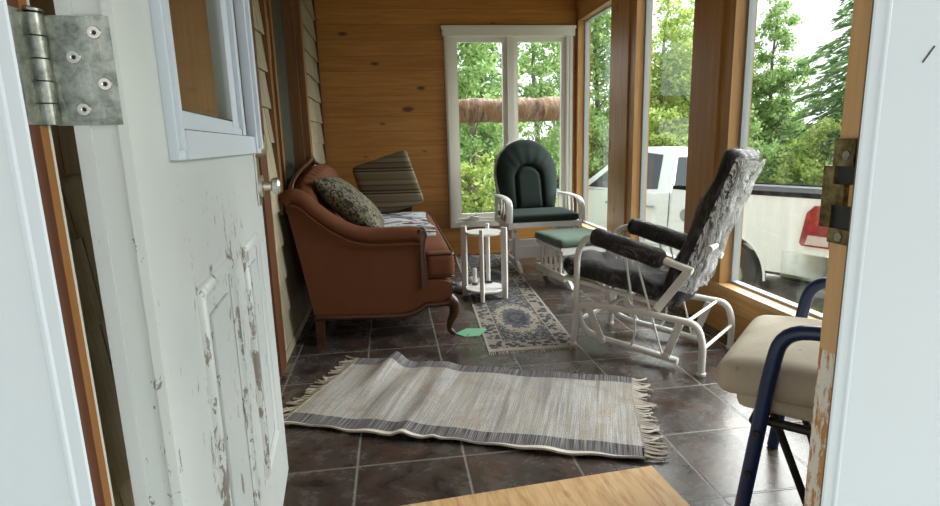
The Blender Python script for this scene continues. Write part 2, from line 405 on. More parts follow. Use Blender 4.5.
def m_runner():
    t = NT('oriental runner pile', .95, 0, .1); x, y, z = t.sep()   # x across -.25..+.25, y along 0..2.6
    ax = t.math('ABSOLUTE', x); m = t.math('PINGPONG', t.math('SUBTRACT', y, .55), .55)  # medallion period
    nz = t.noise(t.co, 30, 3, .6, .6); fine = t.noise(t.co, 95, 2, .5, .8)
    d = t.math('SQRT', t.math('ADD', t.math('POWER', t.math('MULTIPLY', ax, 6.2), 2), t.math('POWER', t.math('MULTIPLY', m, 2.9), 2)))
    d = t.math('ADD', d, t.math('MULTIPLY', t.math('SUBTRACT', nz, .5), .9))
    ring = t.math('SINE', t.math('MULTIPLY', d, 17))
    cream, navy, grey = (.31, .285, .23), (.026, .030, .044), (.085, .09, .105)
    c = t.mix(t.math('GREATER_THAN', d, .58), t.mix(t.math('GREATER_THAN', ring, .1), navy, grey), cream)
    fieldm = t.math('GREATER_THAN', d, .80); c = t.mix(fieldm, c, t.mix(t.math('GREATER_THAN', fine, .50), navy, t.mix(t.math('GREATER_THAN', nz, .53), grey, cream)))
    bx = t.math('GREATER_THAN', ax, .150); by = t.math('LESS_THAN', y, .13); bord = t.math('MAXIMUM', bx, by)
    vo = t.n('TexVoronoi'); t.l(t.co, vo.inputs['Vector']); vo.inputs['Scale'].default_value = 26
    bc = t.mix(t.math('GREATER_THAN', t.math('ADD', vo.outputs['Distance'], t.math('MULTIPLY', fine, .5)), .74), t.mix(t.math('GREATER_THAN', nz, .56), navy, (.045, .048, .06)), (.26, .24, .20))
    c = t.mix(bord, c, bc)
    e1 = t.math('MULTIPLY', t.math('GREATER_THAN', ax, .146), t.math('LESS_THAN', ax, .152)); c = t.mix(e1, c, cream)
    rim = t.math('MAXIMUM', t.math('GREATER_THAN', ax, .232), t.math('LESS_THAN', y, .035)); c = t.mix(rim, c, (.36, .33, .28))
    c = t.mix(t.math('MULTIPLY', fine, .35), c, (.17, .16, .15)); t.col(c); t.bump(fine, .4, .004); return t.m
M['runner'] = m_runner()
def m_stripe():
    t = NT('olive striped upholstery', .9, 0, .2); x, y, z = t.sep()
    f = t.math('FRACT', t.math('MULTIPLY', t.math('ADD', z, .3), 5.6))
    c = t.ramp(f, [(0, (.20, .17, .105)), (.22, (.27, .235, .15)), (.30, (.035, .026, .018)), (.36, (.22, .19, .12)), (.42, (.05, .04, .03)), (.50, (.16, .135, .085)), (.66, (.10, .08, .05)), (.74, (.24, .21, .135)), (.90, (.15, .125, .08))], 'CONSTANT')
    n = t.noise(t.scale((8, 8, 160)), 2, 3); t.col(t.mix(t.math('MULTIPLY', n, .45), c, (.10, .085, .055))); t.bump(n, .3, .003); return t.m
M['stripe'] = m_stripe()
def m_floral():
    t = NT('olive floral tapestry', .9, 0, .2); n = t.noise(t.co, 16, 3, .6, 2.2); n2 = t.noise(t.co, 42, 3, .6, 1.5)
    c = t.ramp(n, [(.36, (.028, .030, .026)), (.45, (.08, .08, .06)), (.50, (.22, .20, .135)), (.58, (.25, .23, .165)), (.64, (.05, .055, .055))], 'LINEAR')
    t.col(t.mix(t.ramp(n2, [(.5, 0.0), (.62, .8)]), c, (.045, .045, .035))); t.bump(n2, .3, .004); return t.m
M['floral'] = m_floral()
def m_throw():
    t = NT('patterned throw', .9, 0, .2); x, y, z = t.sep()
    n = t.noise(t.scale((5, 16, 5)), 1.3, 2, .5, .5); n2 = t.noise(t.scale((7, 20, 5), (3, 1, 0)), 1.4, 2, .5, .4)
    f = t.math('FRACT', t.math('MULTIPLY', y, 3.1))
    c = t.ramp(f, [(0, (.50, .52, .53)), (.35, (.30, .38, .45)), (.45, (.52, .53, .52)), (.70, (.42, .46, .49)), (.80, (.17, .25, .34))], 'CONSTANT')
    c = t.mix(t.ramp(n, [(.56, 0.0), (.58, 1.0)]), c, (.025, .025, .035)); c = t.mix(t.ramp(n2, [(.61, 0.0), (.63, 1.0)]), c, (.20, .055, .04))
    t.col(c); return t.m
M['throw'] = m_throw()
def leafmat(name, a, b, c, trans=.45):
    t = NT(name); nt_ = t.t; out = nt_.nodes['Material Output']; nt_.nodes.remove(t.b)
    r = t.n('NewGeometry').outputs['Random Per Island']; cc = t.ramp(r, [(0, a), (.55, b), (1, c)])
    d = t.n('BsdfDiffuse'); tl = t.n('BsdfTranslucent'); t.l(cc, d.inputs[0]); t.l(cc, tl.inputs[0])
    mx = t.n('MixShader'); mx.inputs[0].default_value = trans; t.l(d.outputs[0], mx.inputs[1]); t.l(tl.outputs[0], mx.inputs[2]); t.l(mx.outputs[0], out.inputs[0]); return t.m
M['leaf'] = leafmat('broad leaf green', (.17, .29, .10), (.32, .47, .18), (.50, .62, .30))
M['leaf_yellow'] = leafmat('sunny yellow green leaf', (.22, .33, .08), (.42, .52, .15), (.58, .64, .28))
M['needle'] = leafmat('spruce needle', (.08, .16, .07), (.19, .31, .13), (.34, .45, .20), .35)
M['bark'] = plain('grey bark', (.17, .14, .11), .9, var=.5, scale=12, bump=.5)
def m_log():
    t = NT('rough brown bark', .9); n = t.noise(t.scale((26, 6, 6)), 1, 5, .65, .6); n2 = t.noise(t.co, 7, 3)
    c = t.ramp(n, [(.32, (.09, .055, .035)), (.5, (.24, .16, .11)), (.68, (.44, .34, .26))]); t.col(t.mix(t.ramp(n2, [(.5, 0.0), (.7, .6)]), c, (.34, .17, .07))); t.bump(n, .8, .02); return t.m
M['log'] = m_log()
def m_ground():
    t = NT('gravel yard with grass', .95); n = t.noise(t.co, .5, 5, .65); n2 = t.noise(t.co, 14, 4, .7)
    c = t.ramp(n2, [(.3, (.26, .25, .23)), (.7, (.48, .46, .42))]); g = t.ramp(n2, [(.3, (.05, .09, .025)), (.7, (.14, .20, .06))])
    t.col(t.mix(t.ramp(n, [(.45, 0.0), (.55, 1.0)]), c, g)); t.bump(n2, .5, .03); return t.m
M['ground'] = m_ground()
def m_tail():
    t = NT('red tail lamp plastic', .12); n = t.noise(t.scale((8, 8, 8)), 2, 2); t.col(t.ramp(n, [(.4, (.22, .004, .006)), (.65, (.42, .015, .02))])); return t.m
M['tail'] = m_tail()
M['lens'] = plain('pale lens', (.62, .50, .48), .15)
M['cab_glass'] = plain('dark cab glass', (.045, .055, .06), .06, var=.2, scale=3)
M['green_plastic'] = plain('mint green plastic', (.16, .42, .25), .45)
M['wire'] = plain('dark wire', (.03, .03, .033), .8)
M['grey_cloth'] = plain('grey slipper cloth', (.36, .38, .40), .9, var=.2)
M['teal_sole'] = plain('dark teal insole', (.05, .075, .08), .9, var=.2)
M['bottle'] = plain('frosted pale plastic', (.62, .61, .58), .3)
M['brown_base'] = plain('brown stoneware', (.15, .09, .06), .4)
def m_peel():
    t = NT('jamb with peeling white paint', .6); x, y, z = t.sep(); n = t.noise(t.scale((70, 70, 22)), 1.2, 5, .7)
    c = t.ramp(t.noise(t.scale((30, 30, 3)), 2, 4), [(.3, (.36, .15, .04)), (.7, (.52, .26, .09))])
    t.col(t.mix(t.ramp(n, [(.46, 0.0), (.52, 1.0)]), c, (.66, .63, .58))); return t.m
M['peel'] = m_peel()

# ------------------------------------------------------------------ outdoor ground
XL, XR, YB, YF, ZC = -.60, 1.81, 5.42, .56, 2.46
struct('ground', MB().grid(lambda u, v: (-25+60*u, -15+55*v, -.96+.05*math.sin(7*u)*math.sin(9*v)), 24, 24), M['ground'], 'gravel and grass yard outside below the porch', 'ground')

# ------------------------------------------------------------------ room shell
struct('floor', MB().box(XL-.15, XR+.13, YF, YB+.12, -.14, 0), M['tile'], 'dark slate look tile floor with grey grout', 'floor')
struct('ceiling', MB().box(XL-.15, XR+.40, YF-.06, YB+.4, ZC, ZC+.1), M['ceil_pine'], 'pine board porch ceiling above the windows', 'ceiling')
struct('roof', MB().box(-3.0, 3.2, -2.6, YF-.06, 2.56, 2.68).box(-2.9, -2.78, -2.5, -2.38, -.96, 2.56).box(3.0, 3.12, -2.5, -2.38, -.96, 2.56), M['ceil_pine'], 'unseen open roof added to shade the white entry casings', 'roof', 0)  # roof and posts out of view, added to darken the white casings
# back wall, with the opening of the casement window
WX0, WX1, WZ0, WZ1 = .60, 1.745, .33, 2.08
b = MB()
b.box(XL-.15, WX0, YB, YB+.12, -.12, ZC); b.box(WX1, XR+.13, YB, YB+.12, -.12, ZC); b.box(WX0, WX1, YB, YB+.12, -.12, WZ0); b.box(WX0, WX1, YB, YB+.12, WZ1, ZC)
struct('wall_back', b, M['wall_pine'], 'back wall of horizontal knotty amber pine boards', 'wall', 0)
# front (entry) wall around the door opening
OX0, OX1 = -.29, .515
b = MB(); b.box(XL-.15, -.41, YF+.02, YF+.12, -.9, ZC); b.box(.64, XR+.13, YF+.02, YF+.12, -.9, ZC); b.box(-.41, .64, YF+.02, YF+.12, 2.30, ZC); b.box(-.41, .64, YF+.02, YF+.12, -.9, -.14)
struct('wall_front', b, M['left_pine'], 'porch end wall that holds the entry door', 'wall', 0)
# right wall: low wall, sill, posts, header
b = MB(); b.box(XR, XR+.12, YF+.12, YB, -.14, .245)
struct('wall_right', b, M['side_pine'], 'low pine board wall under the big side windows', 'wall', 0)
b = MB(); b.box(XR-.012, XR+.12, YF+.12, YB, .245, .272)
struct('trim_1', b, M['sill_pine'], 'pale pine sill running under the side windows', 'sill', 0)
b = MB(); b.box(XR, XR+.12, YF+.12, YB, 2.18, ZC)
struct('trim_2', b, M['side_pine'], 'pine header beam above the side windows', 'beam', 0)
opens = [(4.54, 5.36), (3.27, 4.07), (1.45, 2.86)]
posts = [(5.36, YB, 'slim pine corner post beside the back wall'), (4.07, 4.54, 'wide pine post between the first and second side windows'), (2.86, 3.27, 'wide pine post behind the high back of the recliner'), (YF+.12, 1.45, 'pine boarded stretch at the near end of the side windows, widened to dim the door')]  # last stretch widened, out of view, to keep window light off the door
for i, (y0, y1, lab) in enumerate(posts):
    b = MB(); b.box(XR, XR+.12, y0, y1, .272, 2.18)
    if 1 <= i <= 2: b.box(XR-.014, XR, y0+.10, y1-.02, .272, 2.18)
    struct('trim_%d' % (3+i), b, M['post_pine'], lab, 'post', 0)
wl = ['tall fixed side window nearest the back wall corner', 'tall fixed side window between the two wide posts', 'widest side window, showing the truck tail lamp']
for i, (y0, y1) in enumerate(opens):
    b = MB(); x0, x1, f = XR+.065, XR+.105, .014; z0, z1 = .272, 2.18
    b.box(x0, x1, y0, y0+f, z0, z1); b.box(x0, x1, y1-f, y1, z0, z1); b.box(x0, x1, y0+f, y1-f, z0, z0+f); b.box(x0, x1, y0+f, y1-f, z1-f, z1)
    o = struct('window_%d' % (2+i), b, M['vinyl'], wl[i], 'window', 0)
    obj('pane', MB().box(XR+.082, XR+.088, y0+f-.004, y1-f+.004, z0+f-.004, z1-f+.004), M['pane_dirty'] if i == 2 else M['pane'], o, smooth=0)
# low pine skirting on the back wall is hidden; right hand one shows
# back casement window
def back_window():
    y0 = YB-.022; b = MB()
    cx0, cx1, cz0, cz1 = .545, 1.775, .275, 2.13; t_ = .055
    b.box(cx0, cx0+t_, y0, YB, cz0, cz1); b.box(cx1-t_, cx1, y0, YB, cz0, cz1); b.box(cx0+t_, cx1-t_, y0, YB, cz0, cz0+t_)
    b.box(cx0+.014, cx0+.030, y0-.008, y0, cz0+.02, cz1); b.box(cx1-.030, cx1-.014, y0-.008, y0, cz0+.02, cz1)
    b.box(cx0-.015, cx1+.012, y0-.018, YB, cz1-.075, cz1); b.box(cx0-.025, cx1+.020, y0-.03, YB, cz1-.012, cz1+.012)
    o = struct('window_1', b, M['white_paint'], 'white framed double casement window in the back wall', 'window', 0)
    mid = (WX0+WX1)/2
    fr = MB()
    fr.box(WX0, WX0+.028, YB-.005, YB+.11, WZ0, WZ1); fr.box(WX1-.028, WX1, YB-.005, YB+.11, WZ0, WZ1); fr.box(WX0+.028, WX1-.028, YB-.005, YB+.11, WZ0, WZ0+.028); fr.box(WX0+.028, WX1-.028, YB-.005, YB+.11, WZ1-.028, WZ1)
    fr.box(mid-.032, mid+.032, YB+.002, YB+.11, WZ0+.028, WZ1-.028)
    obj('frame', fr, M['white_paint'], o, smooth=0)
    for x0, x1 in ((WX0+.028, mid-.032), (mid+.032, WX1-.028)):
        s_ = MB(); w_ = .042
        s_.box(x0, x0+w_, YB+.03, YB+.075, WZ0+.028, WZ1-.028); s_.box(x1-w_, x1, YB+.03, YB+.075, WZ0+.028, WZ1-.028)
        s_.box(x0+w_, x1-w_, YB+.03, YB+.075, WZ0+.028, WZ0+.028+w_); s_.box(x0+w_, x1-w_, YB+.03, YB+.075, WZ1-.028-w_, WZ1-.028)
        so_ = obj('sash', s_, M['white_paint'], o, smooth=0)
        obj('pane', MB().box(x0+w_-.003, x1-w_+.003, YB+.05, YB+.055, WZ0+.066, WZ1-.066), M['pane'], so_, smooth=0)
    cr = MB(); cx = .78
    cr.box(cx-.05, cx+.05, YB-.03, YB, WZ0+.028, WZ0+.046); cr.beam((cx-.035, YB-.03, WZ0+.05), (cx+.02, YB-.045, WZ0+.062), .012, .012); cr.cyl((cx+.02, YB-.045, WZ0+.06), (cx+.02, YB-.05, WZ0+.09), .008)
    obj('crank_handle', cr, M['white_wood'], o)
back_window()

# left wall: backing, shingles, house window
b = MB(); LWY0, LWY1, LWZ0, LWZ1 = 3.16, 4.30, .80, 2.2
b.box(XL-.20, XL-.02, YF+.02, LWY0, -.9, ZC); b.box(XL-.20, XL-.02, LWY1, YB, -.9, ZC); b.box(XL-.20, XL-.02, LWY0, LWY1, -.9, LWZ0); b.box(XL-.20, XL-.02, LWY0, LWY1, LWZ1, ZC)
def shingles(y0, y1, z0, z1):
    course = .178; k = 0; z = z0
    while z < z1:
        y = y0; r_ = random.Random(int(k*77+y0*10))
        while y < y1-.01:
            wd = r_.uniform(.09, .24); ye = min(y+wd, y1)
            if y1-ye < .05: ye = y1
            zb = z+r_.uniform(-.004, .004); zt = min(z+course+.02, z1)
            g_ = .0025
            vs = []
            for yy_ in (y+g_, ye-g_):
                vs += [(XL-.02, yy_, zb), (XL+.006, yy_, zb), (XL-.012, yy_, zt), (XL-.02, yy_, zt)]
            b.add(vs, [(0,1,2,3), (4,7,6,5), (0,4,5,1), (1,5,6,2), (2,6,7,3), (0,3,7,4)])
            y = ye
        z += course; k += 1
shingles(2.76, LWY0-.06, .05, 2.42); shingles(LWY1+.10, YB-.03, .05, 2.42); shingles(LWY0-.06, LWY1+.10, .05, LWZ0-.06); shingles(YF+.12, 2.62, .05, 1.06)
struct('wall_left', b, M['shingle'], 'house wall of weathered beige cedar shingles', 'wall', 0)
struct('trim_7', MB().box(XL-.02, XL+.030, 2.62, 2.76, .02, ZC), M['red_trim'], 'reddish brown upright casing board beyond the open door', 'trim', 0)
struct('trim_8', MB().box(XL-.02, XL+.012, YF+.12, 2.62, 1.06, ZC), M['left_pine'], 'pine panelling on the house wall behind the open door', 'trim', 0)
struct('baseboard_left', MB().box(XL-.02, XL+.012, YF+.12, YB-.03, 0, .05), M['shingle'], 'narrow beige board along the foot of the shingle wall', 'baseboard', 0)
struct('trim_9', MB().box(XL-.02, XL+.012, YB-.03, YB, 0, ZC), M['red_trim'], 'thin brown corner strip where shingles meet the back wall', 'trim', 0)
def house_window():
    b = MB(); x0, x1 = XL-.02, XL+.016
    b.box(x0, x1, LWY0-.06, LWY0, LWZ0-.06, LWZ1+.06); b.box(x0, x1+.01, LWY1, LWY1+.10, LWZ0-.06, LWZ1+.06); b.box(x0, x1, LWY0, LWY1, LWZ1, LWZ1+.06); b.box(x0, x1+.01, LWY0, LWY1, LWZ0-.06, LWZ0)
    o = struct('window_5', b, M['left_pine'], 'dark wood framed house window in the shingle wall', 'window', 0)
    f = MB(); f.box(XL-.15, XL-.02, LWY1-.02, LWY1, LWZ0, LWZ1); f.box(XL-.15, XL-.02, LWY0, LWY0+.02, LWZ0, LWZ1); f.box(XL-.15, XL-.02, LWY0+.02, LWY1-.02, LWZ0, LWZ0+.02); f.box(XL-.15, XL-.02, LWY0+.02, LWY1-.02, LWZ1-.02, LWZ1)
    f.box(XL-.12, XL-.06, LWY0+.50, LWY0+.56, LWZ0+.02, LWZ1-.02)
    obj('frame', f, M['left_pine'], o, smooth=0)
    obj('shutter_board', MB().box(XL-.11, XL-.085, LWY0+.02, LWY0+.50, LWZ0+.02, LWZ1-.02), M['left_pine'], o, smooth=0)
    t = NT('grey green pane', .25); t.col((.06, .075, .06)); M['dim_pane'] = t.m
    obj('pane', MB().box(XL-.10, XL-.09, LWY0+.56, LWY1-.02, LWZ0+.02, LWZ1-.02), M['dim_pane'], o, smooth=0)
    obj('latch_strip', MB().rbox((XL-.03, 3.33, 1.68), (.03, .03, .24), .008, 6), M['sill_pine'], o)
house_window()

# ------------------------------------------------------------------ entry door frame
PY = .50
def panels():
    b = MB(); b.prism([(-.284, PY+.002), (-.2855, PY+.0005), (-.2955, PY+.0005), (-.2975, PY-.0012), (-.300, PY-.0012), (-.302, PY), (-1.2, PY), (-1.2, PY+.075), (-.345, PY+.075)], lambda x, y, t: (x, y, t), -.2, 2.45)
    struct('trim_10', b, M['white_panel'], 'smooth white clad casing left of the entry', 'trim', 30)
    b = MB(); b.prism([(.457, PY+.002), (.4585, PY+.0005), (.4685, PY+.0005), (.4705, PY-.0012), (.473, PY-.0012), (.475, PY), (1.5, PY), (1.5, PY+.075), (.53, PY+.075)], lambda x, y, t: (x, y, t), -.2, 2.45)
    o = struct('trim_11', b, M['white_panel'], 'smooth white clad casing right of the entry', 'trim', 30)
    sc_ = MB(); sc_.beam((.5140, PY-.0004, 1.163), (.5250, PY-.0004, 1.178), .0012, .001, (0, 1, 0))
    obj('scratch', sc_, M['black'], o, smooth=0)
    # left jamb
    b = MB(); b.box(-.345, -.300, PY+.010, .546, -.2, 2.40)
    o = struct('trim_12', b, M['dark_jamb'], 'dark stained strip of the hinge side jamb', 'trim', 0)
    obj('inner_strip', MB().box(-.345, -.3003, .546, .5585, -.2, 2.40), M['tan_jamb'], o, smooth=0)
    obj('white_bead', MB().box(-.345, -.3005, .5585, .563, -.2, 2.40), M['white_paint'], o, smooth=0)
    # right jamb
    b = MB(); b.box(.500, .66, .540, .576, .845, 2.40)
    o = struct('trim_13', b, M['jamb_pine'], 'pine strike side jamb right of the entry', 'trim', 0)
    obj('peeling_foot', MB().box(.500, .66, .540, .576, -.2, .845), M['peel'], o, smooth=0)
    obj('grey_seal', MB().box(.4965, .515, .5405, .5475, -.2, 2.40), M['brown_base'], o, smooth=0)
    st = MB()
    st.box(.4955, .500, .549, .578, 1.062, 1.092); st.box(.4935, .500, .572, .588, .992, 1.062); st.box(.4935, .500, .556, .572, 1.018, 1.042)
    st.box(.4955, .500, .545, .576, .975, .992)
    so_ = obj('strike_plate', st, M['brass'], o, smooth=0)
    mo = MB(); mo.box(.4975, .4999, .549, .572, 1.042, 1.062); mo.box(.4975, .4999, .549, .572, .992, 1.018); obj('strike_hole', mo, M['black'], so_, smooth=0)
    for z_ in (1.074, .983): obj('screw', MB().cyl((.4940, .559, z_), (.4956, .559, z_), .005), M['steel'], so_)
panels()

def door():
    hx, hy = -.241, .572
    o = thing('door_1', 'open white entry door with chipped paint and a window', 'door', (hx, hy, 0)); o['kind'] = 'structure'
    o.rotation_euler = (0, 0, math.atan2(.075, .85))       # local +y runs along the door, +x is the face we see
    TH = .041; W = .855; Z0, Z1 = .25, 2.28
    # slab: four rails round the light opening
    b = MB(); lx0, lx1, lz0, lz1 = .150, .765, 1.105, 2.12
    b.box(-TH, 0, 0, lx0, Z0, Z1); b.box(-TH, 0, lx1, W, Z0, Z1); b.box(-TH, 0, lx0, lx1, Z0, lz0); b.box(-TH, 0, lx0, lx1, lz1, Z1)
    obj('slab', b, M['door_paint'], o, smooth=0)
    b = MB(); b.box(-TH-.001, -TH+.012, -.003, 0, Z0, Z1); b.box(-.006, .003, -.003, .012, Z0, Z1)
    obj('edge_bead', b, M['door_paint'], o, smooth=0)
    for y0, y1, z0, z1 in ((.165, .395, .36, .925), (.515, .71, .43, .918)):
        b = MB(); w_ = .026
        prof = [(0, 0), (.007, .006), (.009, .013), (.004, .018), (.002, .026), (0, .026)]
        # moulded picture frame
        rect = [(y0, z0), (y1, z0), (y1, z1), (y0, z1)]; sg = [(1, 1), (-1, 1), (-1, -1), (1, -1)]
        vs = [(h, cy+s[0]*d, cz+s[1]*d) for (cy, cz), s in zip(rect, sg) for h, d in prof]
        n = len(prof); b.add(vs, [(i*n+k, ((i+1) % 4)*n+k, ((i+1) % 4)*n+k+1, i*n+k+1) for i in range(4) for k in range(n-1)])
        b.rbox((.002, (y0+y1)/2, (z0+z1)/2), (.008, y1-y0-.10, z1-z0-.10), .004, 6)
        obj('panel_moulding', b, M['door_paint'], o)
    # light frame
    fr = MB(); a0, a1, c0, c1 = .126, .795, 1.088, 2.14; fw = .032
    fr.box(0, .010, a0, a0+fw, c0, c1); fr.box(0, .018, a1-fw-.03, a1, c0, c1); fr.box(0, .014, a0+fw, a1-fw-.03, c0, c0+.035); fr.box(0, .018, a0+fw, a1-fw-.03, c1-.035, c1)
    fr.box(.010, .014, a0+.009, a0+fw-.009, c0+.012, c1-.012); fr.box(.018, .025, a1-fw-.01, a1-.015, c0+.012, c1-.012);
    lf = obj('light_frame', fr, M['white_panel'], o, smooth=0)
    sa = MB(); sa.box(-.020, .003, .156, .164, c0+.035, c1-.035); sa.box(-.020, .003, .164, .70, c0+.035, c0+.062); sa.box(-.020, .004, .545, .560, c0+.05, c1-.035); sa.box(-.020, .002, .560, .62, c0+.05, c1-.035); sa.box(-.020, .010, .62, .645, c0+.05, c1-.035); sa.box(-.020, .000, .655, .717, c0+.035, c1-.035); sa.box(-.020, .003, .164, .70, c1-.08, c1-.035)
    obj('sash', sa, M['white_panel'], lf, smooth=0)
    se = MB(); se.box(-.020, .0034, .6455, .6545, c0+.035, c1-.035); se.box(-.02, .0036, .160, .70, c0+.0352, c0+.0375); se.box(-.02, .0038, .164, .545, c0+.060, c0+.0625)  # dark strips painted in as shading lines between sash and frame
    obj('shade_line', se, M['dim_pane'], lf, smooth=0)
    obj('pane', MB().box(-.004, -.001, .162, .55, c0+.06, c1-.07), M['door_glass'], lf, smooth=0)
    # lock hardware
    obj('lock_plate', MB().rbox((.002, .812, 1.06), (.006, .05, .19), .003, 6), M['satin'], o)
    obj('deadbolt', MB().lathe([(.028, 0), (.028, .012), (.024, .022), (.014, .024)], n=20).xf(Matrix.Translation((.004, .812, 1.105)) @ Matrix.Rotation(pi/2, 4, 'Y')), M['satin'], o)
    k = MB().lathe([(.026, 0), (.026, .008), (.012, .010), (.011, .026), (.018, .030), (.020, .042), (.015, .047)], n=20).xf(Matrix.Translation((.004, .812, 1.010)) @ Matrix.Rotation(pi/2, 4, 'Y'))
    obj('door_knob', k, M['satin'], o)
    # hinge on the near edge (edge plane y = 0, facing the entry)
    z0, z1 = 1.124, 1.218; pl = MB(); pl.box(-.055, -.001, -.0035, -.0002, z0, z1)
    hg = obj('hinge', pl, M['steel'], o, smooth=0)
    kn = MB(); hh = (z1-z0)/5
    for i in range(5): kn.cyl((-.0575, -.010, z0+hh*i+.0006), (-.0575, -.010, z0+hh*(i+1)-.0006), .0082, 18)
    kn.lathe([(.005, 0), (.0094, .001), (.0094, .003), (.006, .005)], (-.0575, -.010, z1), 18)
    obj('knuckle', kn, M['steel'], hg)
    jl = MB().box(-.3005, -.2985, .506, .556, z0, z1)
    obj('jamb_leaf', jl, M['steel'], hg, True, 0)
    for sx_, sz_ in ((-.014, 1.204), (-.033, 1.183), (-.011, 1.160), (-.031, 1.138)):
        s_ = obj('screw', MB().lathe([(.0058, 0), (.0052, .0012), (.0024, .0012), (.0018, .0006)], n=16).xf(Matrix.Translation((sx_, -.0035, sz_)) @ Matrix.Rotation(pi/2, 4, 'X')), M['satin'], hg)
        s_.data.materials.append(M['black']); s_.data.polygons[len(s_.data.polygons)-1].material_index = 1
door()

exec_order = []
# ------------------------------------------------------------------ sofa
def sofa():
    o = thing('sofa', 'terracotta velvet sofa with carved wooden legs along the shingle wall', 'sofa', (-.12, 4.05, 0))
    Y0, Y1 = 3.06, 5.02
    top = sp2([(-.57, .845), (-.535, .875), (-.485, .855), (-.435, .805), (-.337, .725), (-.236, .668), (-.131, .643), (.0, .640), (.09, .640), (.14, .632)], 5)
    bot = sp2([(.155, .20), (.10, .165), (0, .148), (-.215, .158), (-.46, .168)], 4)
    for ya, yb in ((Y0+.012, Y0+.125), (Y1-.125, Y1-.012)):
        poly = [(x, z-.025) for x, z in top] + [(.150, .58), (.150, .30)] + bot
        obj('side_panel', MB().prism(poly, lambda x, z, t: (x, t, z), ya, yb), M['terracotta'], o, True, 35)
        yc = (ya+yb)/2
        path = [(x, yc, z-.042) for x, z in top]
        roll = MB().tube(path, [(.046, .074)]*len(path), 16)
        obj('arm_roll', roll, M['terracotta'], o, True, 50)
        pip = MB()
        for yy_ in (ya-.016,):
            pip.tube([(x, yy_, z-.085) for x, z in top[3:]], .006, 8)
        obj('piping', pip, M['terracotta'], o, True)
        # carved wooden front post with a small capital and scroll
        ps = MB(); prof = sp2([(.150, .30), (.163, .34), (.160, .42), (.152, .50), (.158, .56), (.168, .595), (.160, .622), (.145, .630)], 4)
        ps.prism(prof + [(.138, .63), (.138, .30)], lambda x, z, t: (x, t, z), ya-.014, yb+.004)
        for k_ in range(3): ps.tube([(p[0]+.003, ya+.012+k_*.040, p[1]) for p in prof[3:-4]], .009, 8)
        ps.lathe([(.022, 0), (.026, .008), (.018, .016)], (.152, yc, .618), 14)
        obj('arm_post', ps, M['walnut'], o, True)
    # seat platform with front apron
    pr_ = sp2([(.15, .335), (.24, .332), (.295, .320), (.312, .29), (.308, .25), (.300, .215), (.285, .195)], 4)
    ap = MB().prism([(-.45, .335)] + pr_ + [(.20, .19), (0, .160), (-.215, .170), (-.45, .18)], lambda x, z, t: (x, t, z), Y0+.125, Y1-.125)
    ap.prism([(.13, .312)] + pr_ + [(.18, .19), (.13, .185)], lambda x, z, t: (x, t, z), Y0+.02, Y0+.125); ap.prism([(.13, .312)] + pr_ + [(.18, .19), (.13, .185)], lambda x, z, t: (x, t, z), Y1-.125, Y1-.02)
    obj('seat_base', ap, M['terracotta'], o, True, 35)
    # carved base rail: front serpentine and both ends
    rl = MB()
    for ya in (Y0+.012, Y1-.012):
        rl.tube([(x, ya, z-.004) for x, z in [(.29, .205), (.22, .200)] + bot], .017, 10)
    fr_ = [(.290+.012*math.sin(t*pi*3), Y0+.03+(Y1-Y0-.06)*t, .195-.028*math.sin(pi*((t*2) % 1))**2) for t in [i/40 for i in range(41)]]
    rl.tube(fr_, .018, 10)
    obj('base_rail', rl, M['walnut'], o, True)
    # legs
    for ya in (Y0+.035, Y1-.035):
        path = spline([(.285, ya, .225), (.318, ya, .185), (.318, ya, .13), (.295, ya, .075), (.288, ya, .040), (.305, ya, .016), (.320, ya, .010)], 5)
        rr = [.040-.024*min(1, i/(len(path)*.62)) + (.006 if i > len(path)*.8 else 0) for i in range(len(path))]
        rr = [r_ if p.z-r_ > .001 else max(.009, p.z-.001) for r_, p in zip(rr, path)]
        obj('leg', MB().tube(path, rr, 12), M['walnut'], o, True)
        lg = MB().beam((-.436, ya, .17), (-.440, ya, 0), .048, .048, (0, 1, 0)); obj('leg', lg, M['walnut'], o, True)
    # channel tufted back
    def crest(t): return .845 + .125*max(0, math.sin(pi*min(1, max(0, t))))**.55
    prof = [(-.24, .45), (-.30, .55), (-.35, .66), (-.40, .78), (-.43, .90), (-.455, .965), (-.50, .99), (-.545, .965), (-.562, .90), (-.555, .70), (-.50, .40), (-.47, .18), (-.28, .20)]
    yA, yB = Y0+.10, Y1-.10; nch = 15
    def back(u, v):
        i = u*(len(prof)-1)*0; k = v*len(prof); a = int(k) % len(prof); f = k-int(k); p, q = prof[a], prof[(a+1) % len(prof)]
        x = p[0]+(q[0]-p[0])*f; z = p[1]+(q[1]-p[1])*f
        c = crest(u)
        if z > .45: z = .45+(z-.45)*(c-.45)/(.99-.45)
        if v < .62:
            bulge = .022*(abs(math.sin(pi*u*nch))**.6-.5); x += bulge; z += bulge*.5 if v > .3 else 0
        return (x, yA+(yB-yA)*u, z)
    bk = MB(); nu = nch*8; nv = len(prof)*3
    vs = [back(i/nu, j/nv) for i in range(nu+1) for j in range(nv)]
    fs = [(i*nv+j, (i+1)*nv+j, (i+1)*nv+(j+1) % nv, i*nv+(j+1) % nv) for i in range(nu) for j in range(nv)] + [tuple(range(nv)), tuple(nu*nv+j for j in range(nv))]
    bk.add(vs, fs); obj('backrest', bk, M['terracotta'], o, True, 60)
    cr = MB(); pth = [(-.548, yA+(yB-yA)*t, crest(t)+.012+.030*math.exp(-((t-.5)/.08)**2)) for t in [i/40 for i in range(41)]]
    cr.tube(pth, [.013+.012*math.exp(-((i/40-.5)/.1)**2) for i in range(41)], 10); obj('crest_rail', cr, M['walnut'], o, True)
    # T cushion
    cu = MB()
